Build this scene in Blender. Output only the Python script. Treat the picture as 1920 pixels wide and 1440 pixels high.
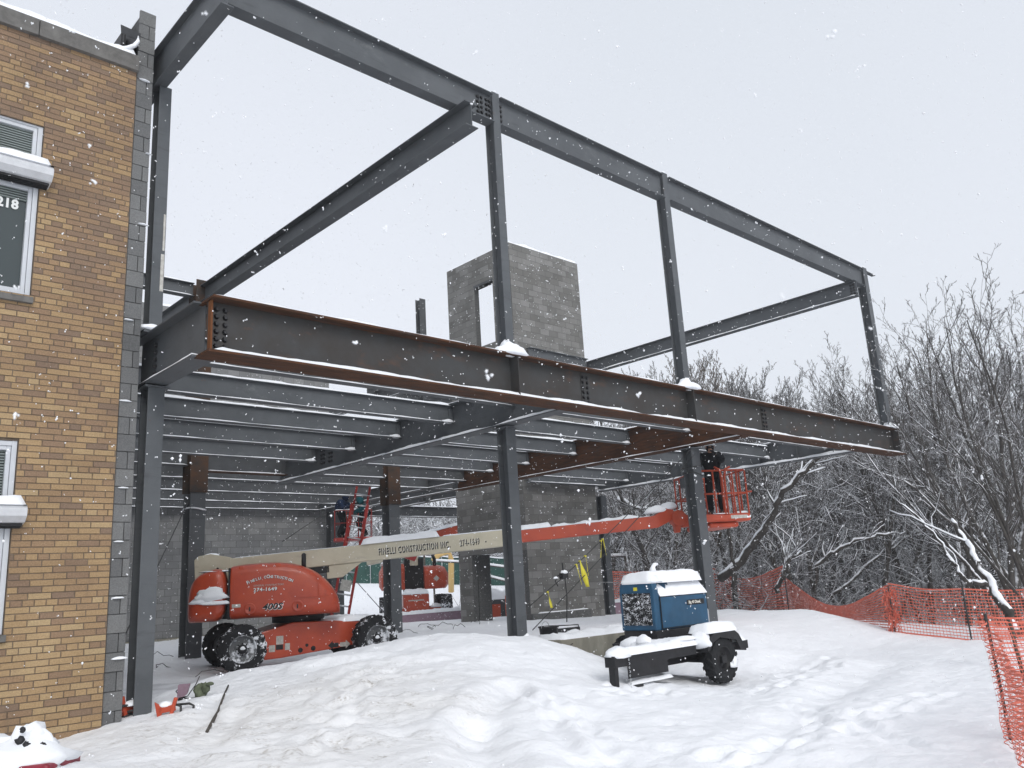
import bpy, math, random
import numpy as np
from mathutils import Matrix, Vector, noise as mnoise
PI = math.pi
rnd = random.Random(7)
sc = bpy.context.scene
C = sc.collection
for o in list(bpy.data.objects): bpy.data.objects.remove(o)
ZOFF = 1.6            # coordinates below are written with the eye at z = 0; everything is lifted at the end

# ---------------------------------------------------------------- camera
R = np.array([[0.73115764, -0.6797771, -0.0575465], [0.11828043, 0.20939108, -0.9706519], [0.67187666, 0.70289293, 0.23350222]])
FPX = 1559.6
cam_d = bpy.data.cameras.new('camera')
cam = bpy.data.objects.new('camera', cam_d); C.objects.link(cam)
cam_d.sensor_width = 36.0; cam_d.sensor_fit = 'HORIZONTAL'
cam_d.lens = FPX / 1920 * 36
cam_d.dof.use_dof = True; cam_d.dof.focus_distance = 14.0; cam_d.dof.aperture_fstop = 13.0
cam_d.clip_start = 0.1; cam_d.clip_end = 3000
M3 = Matrix(((R[0][0], -R[1][0], -R[2][0]), (R[0][1], -R[1][1], -R[2][1]), (R[0][2], -R[1][2], -R[2][2])))
cam.matrix_world = M3.to_4x4()
sc.camera = cam
LAT = np.array([0.7324, -0.6809]); FWD = np.array([0.6909, 0.7229])   # horizontal directions: to the right of the lens, and ahead

def at(px, py, d):
    """world point seen at a pixel of the 1920x1440 photograph, d metres ahead"""
    q = R.T @ np.array([(px-960)/FPX, (py-720)/FPX, 1.0]); return q*d

# ---------------------------------------------------------------- world and light
w = bpy.data.worlds.new('World'); sc.world = w; w.use_nodes = True
nt = w.node_tree; nt.nodes.clear()
out = nt.nodes.new('ShaderNodeOutputWorld')
sky = nt.nodes.new('ShaderNodeTexSky'); sky.sky_type = 'NISHITA'; sky.sun_disc = False
sky.sun_elevation = math.radians(38); sky.sun_rotation = math.radians(200)
sky.air_density = 1.0; sky.dust_density = 5.0
hsv = nt.nodes.new('ShaderNodeHueSaturation'); hsv.inputs['Saturation'].default_value = 0.10
nt.links.new(sky.outputs[0], hsv.inputs['Color'])
bg1 = nt.nodes.new('ShaderNodeBackground'); bg1.inputs[1].default_value = 0.05
nt.links.new(hsv.outputs[0], bg1.inputs[0])
tc = nt.nodes.new('ShaderNodeTexCoord')
nz = nt.nodes.new('ShaderNodeTexNoise'); nz.inputs['Scale'].default_value = 1.1; nz.inputs['Detail'].default_value = 2
nt.links.new(tc.outputs['Generated'], nz.inputs['Vector'])
cr = nt.nodes.new('ShaderNodeValToRGB')
cr.color_ramp.elements[0].position = 0.3; cr.color_ramp.elements[0].color = (0.685, 0.735, 0.81, 1)
cr.color_ramp.elements[1].position = 0.7; cr.color_ramp.elements[1].color = (0.745, 0.785, 0.87, 1)
nt.links.new(nz.outputs[0], cr.inputs[0])
bg2 = nt.nodes.new('ShaderNodeBackground'); bg2.inputs[1].default_value = 0.925
nt.links.new(cr.outputs[0], bg2.inputs[0])
ad = nt.nodes.new('ShaderNodeAddShader')
nt.links.new(bg1.outputs[0], ad.inputs[0]); nt.links.new(bg2.outputs[0], ad.inputs[1]); nt.links.new(ad.outputs[0], out.inputs[0])
sun_d = bpy.data.lights.new('sun', 'SUN'); sun_d.energy = 0.9; sun_d.angle = math.radians(25); sun_d.color = (1.0, 0.97, 0.93)
sun = bpy.data.objects.new('sun', sun_d); C.objects.link(sun)
sun.rotation_euler = (math.radians(52), 0, math.radians(-20))
sc.view_settings.view_transform = 'Standard'; sc.view_settings.look = 'None'
sc.view_settings.exposure = 0.0; sc.view_settings.gamma = 1.0
sc.render.engine = 'CYCLES'
sc.cycles.max_bounces = 6; sc.cycles.diffuse_bounces = 3; sc.cycles.transparent_max_bounces = 8
try: sc.cycles.use_denoising = True
except Exception: pass

# ---------------------------------------------------------------- materials
def mat(name, base, rough=0.6, metal=0.0, spec=0.3, var=0.0, vscale=6.0, c2=None, bump=0.0, bscale=30.0, coat=0.0, stretch=None):
    m = bpy.data.materials.new(name); m.use_nodes = True
    n = m.node_tree.nodes; l = m.node_tree.links
    b = n['Principled BSDF']
    b.inputs['Roughness'].default_value = rough; b.inputs['Metallic'].default_value = metal
    b.inputs['Specular IOR Level'].default_value = spec
    b.inputs['Coat Weight'].default_value = coat
    t = n.new('ShaderNodeTexCoord')
    src = t.outputs['Object']
    if stretch:
        mp = n.new('ShaderNodeMapping'); mp.inputs['Scale'].default_value = stretch
        l.new(src, mp.inputs[0]); src = mp.outputs[0]
    if var > 0 or c2:
        nz = n.new('ShaderNodeTexNoise'); nz.inputs['Scale'].default_value = vscale; nz.inputs['Detail'].default_value = 6
        nz.inputs['Roughness'].default_value = 0.65
        l.new(src, nz.inputs['Vector'])
        r = n.new('ShaderNodeValToRGB')
        r.color_ramp.elements[0].position = 0.36; r.color_ramp.elements[1].position = 0.66
        d = c2 if c2 else tuple(x*(1-var) for x in base)
        e = tuple(min(1, x*(1+var)) for x in base) if not c2 else base
        r.color_ramp.elements[0].color = (*d, 1); r.color_ramp.elements[1].color = (*e, 1)
        l.new(nz.outputs[0], r.inputs[0]); l.new(r.outputs[0], b.inputs['Base Color'])
    else:
        b.inputs['Base Color'].default_value = (*base, 1)
    if bump > 0:
        n2 = n.new('ShaderNodeTexNoise'); n2.inputs['Scale'].default_value = bscale; n2.inputs['Detail'].default_value = 5
        l.new(src, n2.inputs['Vector'])
        bp = n.new('ShaderNodeBump'); bp.inputs['Strength'].default_value = bump; bp.inputs['Distance'].default_value = 0.02
        l.new(n2.outputs[0], bp.inputs['Height']); l.new(bp.outputs[0], b.inputs['Normal'])
    return m

def tone_mat(name, cols, rough=0.9, grain=0.12, gscale=60.0, bump=0.25):
    """masonry unit material: every unit carries its own tone value"""
    m = bpy.data.materials.new(name); m.use_nodes = True
    n = m.node_tree.nodes; l = m.node_tree.links; b = n['Principled BSDF']
    b.inputs['Roughness'].default_value = rough; b.inputs['Specular IOR Level'].default_value = 0.15
    a = n.new('ShaderNodeAttribute'); a.attribute_name = 'tone'
    r = n.new('ShaderNodeValToRGB'); r.color_ramp.interpolation = 'LINEAR'
    els = r.color_ramp.elements
    while len(els) < len(cols): els.new(0.5)
    for i, c in enumerate(cols): els[i].position = i/(len(cols)-1); els[i].color = (*c, 1)
    l.new(a.outputs['Fac'], r.inputs[0])
    t = n.new('ShaderNodeTexCoord')
    z = n.new('ShaderNodeTexNoise'); z.inputs['Scale'].default_value = gscale; z.inputs['Detail'].default_value = 6; z.inputs['Roughness'].default_value = 0.7
    l.new(t.outputs['Object'], z.inputs['Vector'])
    z2 = n.new('ShaderNodeTexNoise'); z2.inputs['Scale'].default_value = 1.3; z2.inputs['Detail'].default_value = 4
    l.new(t.outputs['Object'], z2.inputs['Vector'])
    mr = n.new('ShaderNodeMapRange'); mr.inputs['From Min'].default_value = 0.3; mr.inputs['From Max'].default_value = 0.7
    mr.inputs['To Min'].default_value = 1-grain*1.6; mr.inputs['To Max'].default_value = 1+grain
    l.new(z.outputs[0], mr.inputs['Value'])
    mr2 = n.new('ShaderNodeMapRange'); mr2.inputs['From Min'].default_value = 0.3; mr2.inputs['From Max'].default_value = 0.7
    mr2.inputs['To Min'].default_value = 0.88; mr2.inputs['To Max'].default_value = 1.1
    l.new(z2.outputs[0], mr2.inputs['Value'])
    mu = n.new('ShaderNodeMath'); mu.operation = 'MULTIPLY'; l.new(mr.outputs[0], mu.inputs[0]); l.new(mr2.outputs[0], mu.inputs[1])
    mx = n.new('ShaderNodeVectorMath'); mx.operation = 'SCALE'
    l.new(r.outputs[0], mx.inputs[0]); l.new(mu.outputs[0], mx.inputs['Scale'])
    l.new(mx.outputs[0], b.inputs['Base Color'])
    bp = n.new('ShaderNodeBump'); bp.inputs['Strength'].default_value = bump; bp.inputs['Distance'].default_value = 0.01
    l.new(z.outputs[0], bp.inputs['Height']); l.new(bp.outputs[0], b.inputs['Normal'])
    return m

def snowy_mat(name, base, c2, snow_lo=0.15, snow_hi=0.45, amt=0.5, nscale=7.0, rough=0.9):
    """bark (or net) with snow lodged on its upper sides"""
    m = mat(name, base, rough, 0, 0.15, 0.3, 5.0, c2)
    n = m.node_tree.nodes; l = m.node_tree.links; b = n['Principled BSDF']
    src = b.inputs['Base Color'].links[0].from_socket
    g = n.new('ShaderNodeNewGeometry'); sx = n.new('ShaderNodeSeparateXYZ'); l.new(g.outputs['Normal'], sx.inputs[0])
    t = n.new('ShaderNodeTexCoord'); z = n.new('ShaderNodeTexNoise'); z.inputs['Scale'].default_value = nscale; z.inputs['Detail'].default_value = 3
    l.new(t.outputs['Object'], z.inputs['Vector'])
    ad = n.new('ShaderNodeMath'); ad.operation = 'MULTIPLY_ADD'; ad.inputs[1].default_value = amt*2; ad.inputs[2].default_value = -amt
    l.new(z.outputs[0], ad.inputs[0])
    a2 = n.new('ShaderNodeMath'); a2.operation = 'ADD'; l.new(ad.outputs[0], a2.inputs[0]); l.new(sx.outputs['Z'], a2.inputs[1])
    mr = n.new('ShaderNodeMapRange'); mr.inputs['From Min'].default_value = snow_lo; mr.inputs['From Max'].default_value = snow_hi
    l.new(a2.outputs[0], mr.inputs['Value'])
    mx = n.new('ShaderNodeMix'); mx.data_type = 'RGBA'
    l.new(mr.outputs[0], mx.inputs[0]); l.new(src, mx.inputs[6]); mx.inputs[7].default_value = (0.84, 0.86, 0.9, 1)
    l.new(mx.outputs[2], b.inputs['Base Color'])
    return m

M = {}
M['steel'] = mat('primed_steel', (0.101, 0.109, 0.117), 0.55, 0, 0.35, 0.2, 1.6, (0.076, 0.083, 0.090), 0.05, 80)
M['steel_d'] = mat('dark_shaded_steel', (0.068, 0.072, 0.077), 0.55, 0, 0.35, 0.15, 3.0, None, 0.05, 80)  # darker than the plain primer: on rear beams their shade is put into the colour
M['mill'] = mat('mill_scale_steel', (0.047, 0.049, 0.050), 0.5, 0, 0.35, 0.2, 1.6, (0.036, 0.030, 0.026), 0.05, 60)
M['rust'] = mat('rusty_steel', (0.105, 0.044, 0.021), 0.85, 0, 0.2, 0.4, 5.0, (0.045, 0.024, 0.016), 0.2, 60, 0, (0.6, 5, 5))
M['rust_c'] = mat('rusty_column_steel', (0.09, 0.048, 0.028), 0.85, 0, 0.2, 0.4, 4.0, (0.045, 0.038, 0.034), 0.2, 60)
M['rust_b'] = mat('bright_rust', (0.15, 0.06, 0.024), 0.85, 0, 0.2, 0.4, 9.0, (0.14, 0.055, 0.022), 0.2, 60)
M['bolt'] = mat('bolt_steel', (0.035, 0.035, 0.037), 0.5, 0.3, 0.4)
M['mortar'] = mat('brick_mortar', (0.15, 0.118, 0.09), 0.95, 0, 0.1, 0.25, 12)
M['mortar_g'] = mat('block_mortar', (0.115, 0.116, 0.115), 0.95, 0, 0.1, 0.25, 20)
M['brick'] = tone_mat('brick_units', [(0.215, 0.152, 0.110), (0.265, 0.178, 0.116), (0.325, 0.220, 0.125), (0.38, 0.264, 0.145), (0.42, 0.31, 0.178)], grain=0.18)
M['cmu'] = tone_mat('block_units', [(0.205, 0.208, 0.21), (0.24, 0.243, 0.244), (0.275, 0.278, 0.275)], gscale=90, grain=0.16)
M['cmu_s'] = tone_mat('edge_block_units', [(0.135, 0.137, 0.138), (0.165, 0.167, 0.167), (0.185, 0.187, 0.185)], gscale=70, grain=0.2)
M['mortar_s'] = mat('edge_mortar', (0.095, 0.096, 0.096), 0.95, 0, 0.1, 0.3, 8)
M['cmu_t'] = tone_mat('tower_block_units', [(0.155, 0.152, 0.143), (0.20, 0.197, 0.188), (0.25, 0.247, 0.238)], gscale=60, grain=0.16)
M['concrete'] = mat('concrete', (0.33, 0.315, 0.26), 0.9, 0, 0.15, 0.2, 3.0, (0.2, 0.19, 0.155), 0.15, 40, 0, (1, 1, 0.5))
M['stone'] = mat('coping_stone', (0.145, 0.14, 0.132), 0.85, 0, 0.2, 0.2, 8.0, None, 0.1, 50)
M['white_frame'] = mat('white_aluminium', (0.55, 0.57, 0.6), 0.4, 0, 0.4, 0.05)
M['shade'] = mat('grey_shutter_box', (0.6, 0.61, 0.63), 0.4, 0.2, 0.4, 0.1)
M['dark'] = mat('black_paint', (0.018, 0.018, 0.02), 0.5, 0, 0.3, 0.3, 6)
M['rubber'] = mat('tyre_rubber', (0.022, 0.023, 0.025), 0.85, 0, 0.2, 0.3, 10)
M['orange'] = mat('orange_paint', (0.48, 0.066, 0.022), 0.33, 0, 0.45, 0.08, 2.5, (0.39, 0.048, 0.019), 0, 0, 0.15)
M['orange_p'] = mat('faded_orange_paint', (0.49, 0.072, 0.028), 0.42, 0, 0.4, 0.1, 4.0, (0.38, 0.052, 0.022), 0, 0, 0.0)
M['tan'] = mat('cream_paint', (0.56, 0.52, 0.41), 0.45, 0, 0.35, 0.06, 3.0, (0.5, 0.46, 0.35))
M['rim'] = mat('grey_rim', (0.2, 0.205, 0.21), 0.5, 0.1, 0.4, 0.2, 9)
M['blue'] = mat('blue_paint', (0.022, 0.092, 0.175), 0.5, 0, 0.35, 0.15, 4.0, (0.018, 0.068, 0.13))
M['purple'] = mat('purple_foam', (0.32, 0.22, 0.27), 0.8, 0, 0.15, 0.12, 6)
M['net'] = mat('orange_net', (0.62, 0.15, 0.10), 0.6, 0, 0.3, 0.1, 6)
M['green_scrim'] = mat('green_fence_fabric', (0.028, 0.085, 0.07), 0.8, 0, 0.1, 0.25, 1.5, (0.02, 0.06, 0.05))
M['yellow'] = mat('yellow_ribbon', (0.7, 0.62, 0.06), 0.5, 0, 0.3, 0.1)
M['red'] = mat('dark_red_paint', (0.22, 0.012, 0.03), 0.4, 0, 0.4, 0.2, 8)
M['ladder'] = mat('red_fibreglass', (0.32, 0.035, 0.03), 0.5, 0, 0.3, 0.15, 8)
M['alu'] = mat('aluminium', (0.5, 0.52, 0.54), 0.35, 0.5, 0.5, 0.1)
M['cable'] = mat('wire_cable', (0.045, 0.045, 0.045), 0.6, 0.2, 0.3)
M['black_cloth'] = mat('black_cloth', (0.012, 0.013, 0.016), 0.9, 0, 0.1, 0.3, 12)
M['navy_cloth'] = mat('navy_cloth', (0.012, 0.022, 0.05), 0.9, 0, 0.1, 0.3, 12)
M['teal_cloth'] = mat('teal_cloth', (0.012, 0.07, 0.085), 0.9, 0, 0.1, 0.3, 12)
M['skin'] = mat('skin', (0.42, 0.24, 0.17), 0.6, 0, 0.3)
M['hat'] = mat('pale_hard_hat', (0.6, 0.62, 0.64), 0.4, 0, 0.4)
M['decal'] = mat('pale_decal', (0.55, 0.54, 0.5), 0.6, 0, 0.3, 0.15, 25, (0.38, 0.36, 0.33))
M['ink'] = mat('black_ink', (0.02, 0.02, 0.022), 0.6)
M['letter'] = mat('pale_lettering', (0.72, 0.70, 0.62), 0.6)
M['letter_w'] = mat('white_lettering', (0.75, 0.76, 0.75), 0.6)
M['brown_grey'] = mat('grey_green_cloth', (0.13, 0.15, 0.10), 0.9, 0, 0.1, 0.4, 9)
M['stick'] = mat('weathered_stick', (0.09, 0.08, 0.07), 0.9, 0, 0.1, 0.3, 20)
M['bark'] = snowy_mat('snowy_bark', (0.085, 0.078, 0.072), (0.045, 0.041, 0.038), 0.25, 0.5, 0.45, 5.0)
M['twig'] = snowy_mat('snowy_twigs', (0.105, 0.097, 0.092), (0.062, 0.057, 0.054), 0.24, 0.6, 0.6, 3.0)
M['twig_s'] = snowy_mat('snow_laden_twigs', (0.105, 0.099, 0.096), (0.06, 0.057, 0.055), 0.15, 0.6, 0.6, 4.0)
M['twig_f'] = snowy_mat('hazed_distant_twigs', (0.17, 0.165, 0.165), (0.11, 0.105, 0.105), -0.3, 0.6, 0.5, 2.0)  # paler than the near twigs: haze of distance put into the colour
M['bark_leaf'] = snowy_mat('brown_leafy_twigs', (0.12, 0.085, 0.055), (0.06, 0.045, 0.035), 0.4, 0.7, 0.5, 3.0)
M['shelf_snow'] = mat('settled_snow', (0.86, 0.88, 0.91), 0.8, 0, 0.2, 0.03, 5, None, 0.25, 25)

def speck_mat(name, base, c2, scale, lo, hi, rough=0.85, stretch=None, rampz=None):
    m = mat(name, base, rough, 0, 0.2, 0.3, 10, c2, 0.1, 40)
    n = m.node_tree.nodes; l = m.node_tree.links; b = n['Principled BSDF']
    src = b.inputs['Base Color'].links[0].from_socket
    t = n.new('ShaderNodeTexCoord'); mp = n.new('ShaderNodeMapping'); l.new(t.outputs['Object'], mp.inputs[0])
    if stretch: mp.inputs['Scale'].default_value = stretch
    z = n.new('ShaderNodeTexNoise'); z.inputs['Scale'].default_value = scale; z.inputs['Detail'].default_value = 5; z.inputs['Roughness'].default_value = 0.7; l.new(mp.outputs[0], z.inputs['Vector'])
    z2 = n.new('ShaderNodeTexNoise'); z2.inputs['Scale'].default_value = scale*.22; l.new(mp.outputs[0], z2.inputs['Vector'])
    a = n.new('ShaderNodeMath'); a.operation = 'MULTIPLY_ADD'; a.inputs[1].default_value = 0.5; l.new(z2.outputs[0], a.inputs[0]); l.new(z.outputs[0], a.inputs[2])
    mr = n.new('ShaderNodeMapRange'); mr.inputs['From Min'].default_value = lo+.25; mr.inputs['From Max'].default_value = hi+.25; l.new(a.outputs[0], mr.inputs['Value'])
    mx = n.new('ShaderNodeMix'); mx.data_type = 'RGBA'; l.new(mr.outputs[0], mx.inputs[0]); l.new(src, mx.inputs[6]); mx.inputs[7].default_value = (.8, .82, .86, 1); l.new(mx.outputs[2], b.inputs['Base Color']); return m
M['tyre_snow'] = speck_mat('tyre_with_snow', (.024, .025, .027), (.018, .018, .02), 16, .56, .62)
M['rim_snow'] = speck_mat('rim_with_snow', (.17, .175, .18), (.12, .125, .13), 7, .5, .6)
M['grille_snow'] = speck_mat('grille_with_snow', (.015, .016, .018), (.01, .01, .01), 55, .555, .60, .8, (1, 1, 1.8))
def glass_mat():
    m = mat('window_glass', (0.035, 0.048, 0.05), 0.06, 0, 0.6); return m
M['glass'] = glass_mat()
M['blind'] = mat('pale_blind', (0.22, 0.25, 0.24), 0.8, 0, 0.2, 0.1, 3)
M['grille'] = mat('grille_black', (0.015, 0.016, 0.018), 0.7)

def scuff(m, col, scale, lo, hi, stretch=(1, 1, 1), amt=1.0):
    n = m.node_tree.nodes; l = m.node_tree.links; b = n['Principled BSDF']; ln = b.inputs['Base Color'].links; src = ln[0].from_socket
    t = n.new('ShaderNodeTexCoord'); mp = n.new('ShaderNodeMapping'); mp.inputs['Scale'].default_value = stretch; l.new(t.outputs['Object'], mp.inputs[0])
    z = n.new('ShaderNodeTexNoise'); z.inputs['Scale'].default_value = scale; z.inputs['Detail'].default_value = 9; z.inputs['Roughness'].default_value = .7; l.new(mp.outputs[0], z.inputs['Vector'])
    mr = n.new('ShaderNodeMapRange'); mr.inputs['From Min'].default_value = lo; mr.inputs['From Max'].default_value = hi; mr.inputs['To Max'].default_value = amt; l.new(z.outputs[0], mr.inputs['Value'])
    mx = n.new('ShaderNodeMix'); mx.data_type = 'RGBA'; l.new(mr.outputs[0], mx.inputs[0]); l.new(src, mx.inputs[6]); mx.inputs[7].default_value = (*col, 1); l.new(mx.outputs[2], b.inputs['Base Color'])
for k_ in ('steel', 'steel_d'):
    scuff(M[k_], (.19, .20, .205), 2.6, .60, .72, (1, 1, 1), .55); scuff(M[k_], (.055, .058, .062), 5.0, .56, .70, (.35, 3, 3), .7); scuff(M[k_], (.12, .06, .03), 4.0, .66, .74, (1, 1, 1), .7)
scuff(M['mill'], (.11, .05, .025), 1.7, .56, .74, (1, 2, 2), .8); scuff(M['mill'], (.10, .105, .11), 4.0, .62, .7, (1, 1, 1), .5)
for k_ in ('rust', 'rust_c'): scuff(M[k_], (.05, .048, .048), 3.0, .52, .68, (.7, 2, 2), .7)
scuff(M['orange'], (.20, .045, .03), 3.5, .58, .75, (1, 1, 1), .7); scuff(M['orange'], (.62, .36, .30), 9.0, .68, .74, (1, 1, 1), .6)
scuff(M['tan'], (.34, .31, .25), 3.0, .56, .72, (.6, 1, 2), .7); scuff(M['blue'], (.09, .06, .045), 6.0, .66, .72, (1, 1, 1), .7); scuff(M['blue'], (.05, .12, .19), 2.0, .5, .7, (1, 1, .4), .7)
scuff(M['brick'], (.20, .085, .03), 1.5, .66, .76, (1, 1, 1), .6); scuff(M['brick'], (.16, .115, .085), 2.2, .56, .70, (1.4, 1, .5), .45)
for k_ in ('cmu', 'cmu_t', 'cmu_s'): scuff(M[k_], (.30, .30, .295), 1.8, .60, .74, (1, 1, .5), .4); scuff(M[k_], (.10, .098, .092), 1.2, .58, .72, (1, 1, .6), .45)
# snow ground material with a little dirt where the heap was shovelled
gm = bpy.data.materials.new('snow_ground'); gm.use_nodes = True
n = gm.node_tree.nodes; l = gm.node_tree.links; b = n['Principled BSDF']
b.inputs['Roughness'].default_value = 0.75; b.inputs['Specular IOR Level'].default_value = 0.2
t = n.new('ShaderNodeTexCoord')
at_d = n.new('ShaderNodeAttribute'); at_d.attribute_name = 'dirt'
z1 = n.new('ShaderNodeTexNoise'); z1.inputs['Scale'].default_value = 3.2; z1.inputs['Detail'].default_value = 10; z1.inputs['Roughness'].default_value = 0.72
l.new(t.outputs['Object'], z1.inputs['Vector'])
z2 = n.new('ShaderNodeTexNoise'); z2.inputs['Scale'].default_value = 22; z2.inputs['Detail'].default_value = 6; z2.inputs['Roughness'].default_value = 0.7
l.new(t.outputs['Object'], z2.inputs['Vector'])
mr = n.new('ShaderNodeMapRange'); mr.inputs['From Min'].default_value = 0.50; mr.inputs['From Max'].default_value = 0.66
l.new(z1.outputs[0], mr.inputs['Value'])
mr2 = n.new('ShaderNodeMapRange'); mr2.inputs['From Min'].default_value = 0.46; mr2.inputs['From Max'].default_value = 0.60
l.new(z2.outputs[0], mr2.inputs['Value'])
mu = n.new('ShaderNodeMath'); mu.operation = 'MULTIPLY'; l.new(mr.outputs[0], mu.inputs[0]); l.new(mr2.outputs[0], mu.inputs[1])
mu2 = n.new('ShaderNodeMath'); mu2.operation = 'MULTIPLY'; l.new(mu.outputs[0], mu2.inputs[0]); l.new(at_d.outputs['Fac'], mu2.inputs[1])
mx = n.new('ShaderNodeMix'); mx.data_type = 'RGBA'; l.new(mu2.outputs[0], mx.inputs[0])
mx.inputs[6].default_value = (0.87, 0.885, 0.915, 1); mx.inputs[7].default_value = (0.22, 0.19, 0.155, 1)
at_p = n.new('ShaderNodeAttribute'); at_p.attribute_name = 'packed'
mx2 = n.new('ShaderNodeMix'); mx2.data_type = 'RGBA'; l.new(at_p.outputs['Fac'], mx2.inputs[0])
l.new(mx.outputs[2], mx2.inputs[6]); mx2.inputs[7].default_value = (0.46, 0.465, 0.48, 1)
at_w = n.new('ShaderNodeAttribute'); at_w.attribute_name = 'dirt'
mwd = n.new('ShaderNodeMath'); mwd.operation = 'MULTIPLY'; mwd.inputs[1].default_value = 0.36; l.new(at_w.outputs['Fac'], mwd.inputs[0])
mx3 = n.new('ShaderNodeMix'); mx3.data_type = 'RGBA'; l.new(mwd.outputs[0], mx3.inputs[0])
l.new(mx2.outputs[2], mx3.inputs[6]); mx3.inputs[7].default_value = (0.62, 0.585, 0.53, 1)
l.new(mx3.outputs[2], b.inputs['Base Color'])
bp = n.new('ShaderNodeBump'); bp.inputs['Strength'].default_value = 0.6; bp.inputs['Distance'].default_value = 0.05
z3 = n.new('ShaderNodeTexNoise'); z3.inputs['Scale'].default_value = 7; z3.inputs['Detail'].default_value = 10; z3.inputs['Roughness'].default_value = 0.62
l.new(t.outputs['Object'], z3.inputs['Vector']); l.new(z3.outputs[0], bp.inputs['Height']); l.new(bp.outputs[0], b.inputs['Normal'])
M['ground'] = gm

# ---------------------------------------------------------------- mesh helpers
I4 = Matrix.Identity(4)
def T(x, y, z): return Matrix.Translation((x, y, z))
def RZ(a): return Matrix.Rotation(a, 4, 'Z')
def RY(a): return Matrix.Rotation(a, 4, 'Y')
def RX(a): return Matrix.Rotation(a, 4, 'X')

class MB:
    def __init__(s): s.v = []; s.f = []; s.mi = []; s.sm = []; s.tone = []
    def add(s, vs, fs, M_=None, mi=0, smooth=False, tone=0.5):
        o = len(s.v)
        if M_ is None: s.v.extend([tuple(p) for p in vs])
        else: s.v.extend([tuple(M_ @ Vector(p)) for p in vs])
        for f in fs:
            s.f.append(tuple(o+i for i in f)); s.mi.append(mi); s.sm.append(smooth); s.tone.append(tone)
        return s
    def box(s, x0, x1, y0, y1, z0, z1, M_=None, mi=0, tone=0.5):
        vs = [(x0,y0,z0),(x1,y0,z0),(x1,y1,z0),(x0,y1,z0),(x0,y0,z1),(x1,y0,z1),(x1,y1,z1),(x0,y1,z1)]
        fs = [(0,3,2,1),(4,5,6,7),(0,1,5,4),(1,2,6,5),(2,3,7,6),(3,0,4,7)]
        return s.add(vs, fs, M_, mi, False, tone)
    def prism(s, poly, y0, y1, M_=None, mi=0, smooth=False):
        """polygon in the x-z plane pushed along y"""
        k = len(poly)
        vs = [(p[0], y0, p[1]) for p in poly] + [(p[0], y1, p[1]) for p in poly]
        fs = [tuple(range(k)), tuple(range(2*k-1, k-1, -1))]
        for i in range(k): j = (i+1) % k; fs.append((i, i+k, j+k, j))
        return s.add(vs, fs, M_, mi, smooth)
    def tube(s, pts, r, sides=8, M_=None, mi=0, smooth=True, cap=True):
        pts = [Vector(p) for p in pts]; k = len(pts)
        rr = r if isinstance(r, (list, tuple)) else [r]*k
        vs = []; fs = []
        up = None
        for i, p in enumerate(pts):
            d = (pts[min(i+1, k-1)] - pts[max(i-1, 0)])
            if d.length < 1e-9: d = Vector((0, 0, 1))
            d.normalize()
            if up is None:
                up = Vector((0, 0, 1)) if abs(d.z) < 0.9 else Vector((1, 0, 0))
            a = d.cross(up)
            if a.length < 1e-6: a = d.cross(Vector((0, 1, 0)))
            a.normalize(); bb = d.cross(a); bb.normalize()
            for q in range(sides):
                th = 2*PI*q/sides
                vs.append(p + a*(math.cos(th)*rr[i]) + bb*(math.sin(th)*rr[i]))
        for i in range(k-1):
            for q in range(sides):
                j = (q+1) % sides
                fs.append((i*sides+q, i*sides+j, (i+1)*sides+j, (i+1)*sides+q))
        if cap:
            fs.append(tuple(range(sides-1, -1, -1))); fs.append(tuple((k-1)*sides+q for q in range(sides)))
        return s.add(vs, fs, M_, mi, smooth)
    def lathe(s, prof, sides=24, M_=None, mi=0, smooth=True):
        """profile of (radius, y) turned about the y axis"""
        vs = []; fs = []; k = len(prof)
        for (r, y) in prof:
            for q in range(sides):
                th = 2*PI*q/sides; vs.append((r*math.cos(th), y, r*math.sin(th)))
        for i in range(k-1):
            for q in range(sides):
                j = (q+1) % sides
                fs.append((i*sides+q, (i+1)*sides+q, (i+1)*sides+j, i*sides+j))
        return s.add(vs, fs, M_, mi, smooth)
    def ball(s, c, r, M_=None, mi=0, nu=10, nv=7, jit=0.0):
        rx, ry, rz = r if isinstance(r, (tuple, list)) else (r, r, r)
        vs = []; fs = []
        for i in range(nv+1):
            ph = PI*i/nv
            for q in range(nu):
                th = 2*PI*q/nu; k = 1+rnd.uniform(-jit, jit)
                vs.append((c[0]+rx*k*math.sin(ph)*math.cos(th), c[1]+ry*k*math.sin(ph)*math.sin(th), c[2]+rz*k*math.cos(ph)))
        for i in range(nv):
            for q in range(nu):
                j = (q+1) % nu; fs.append((i*nu+q, (i+1)*nu+q, (i+1)*nu+j, i*nu+j))
        return s.add(vs, fs, M_, mi, True)
    def build(s, name, mats, parent=None, bevel=0, segs=2, origin=True, auto=False):
        me = bpy.data.meshes.new(name)
        v = s.v; off = (0, 0, 0)
        if parent is None and origin and v:
            a = np.array(v); off = ((a[:,0].min()+a[:,0].max())/2, (a[:,1].min()+a[:,1].max())/2, a[:,2].min())
            v = (a - np.array(off)).tolist()
        me.from_pydata(v, [], s.f)
        if not isinstance(mats, (list, tuple)): mats = [mats]
        for m_ in mats: me.materials.append(m_)
        me.polygons.foreach_set('material_index', s.mi)
        me.polygons.foreach_set('use_smooth', s.sm)
        if any(abs(t_-0.5) > 1e-6 for t_ in s.tone):
            at_ = me.attributes.new('tone', 'FLOAT', 'FACE'); at_.data.foreach_set('value', s.tone)
        me.update()
        o = bpy.data.objects.new(name, me); C.objects.link(o)
        if parent: o.parent = parent
        else: o.location = off
        if bevel:
            bv = o.modifiers.new('bevel', 'BEVEL'); bv.width = bevel; bv.segments = segs; bv.limit_method = 'ANGLE'; bv.angle_limit = math.radians(40)
        return o

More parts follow.
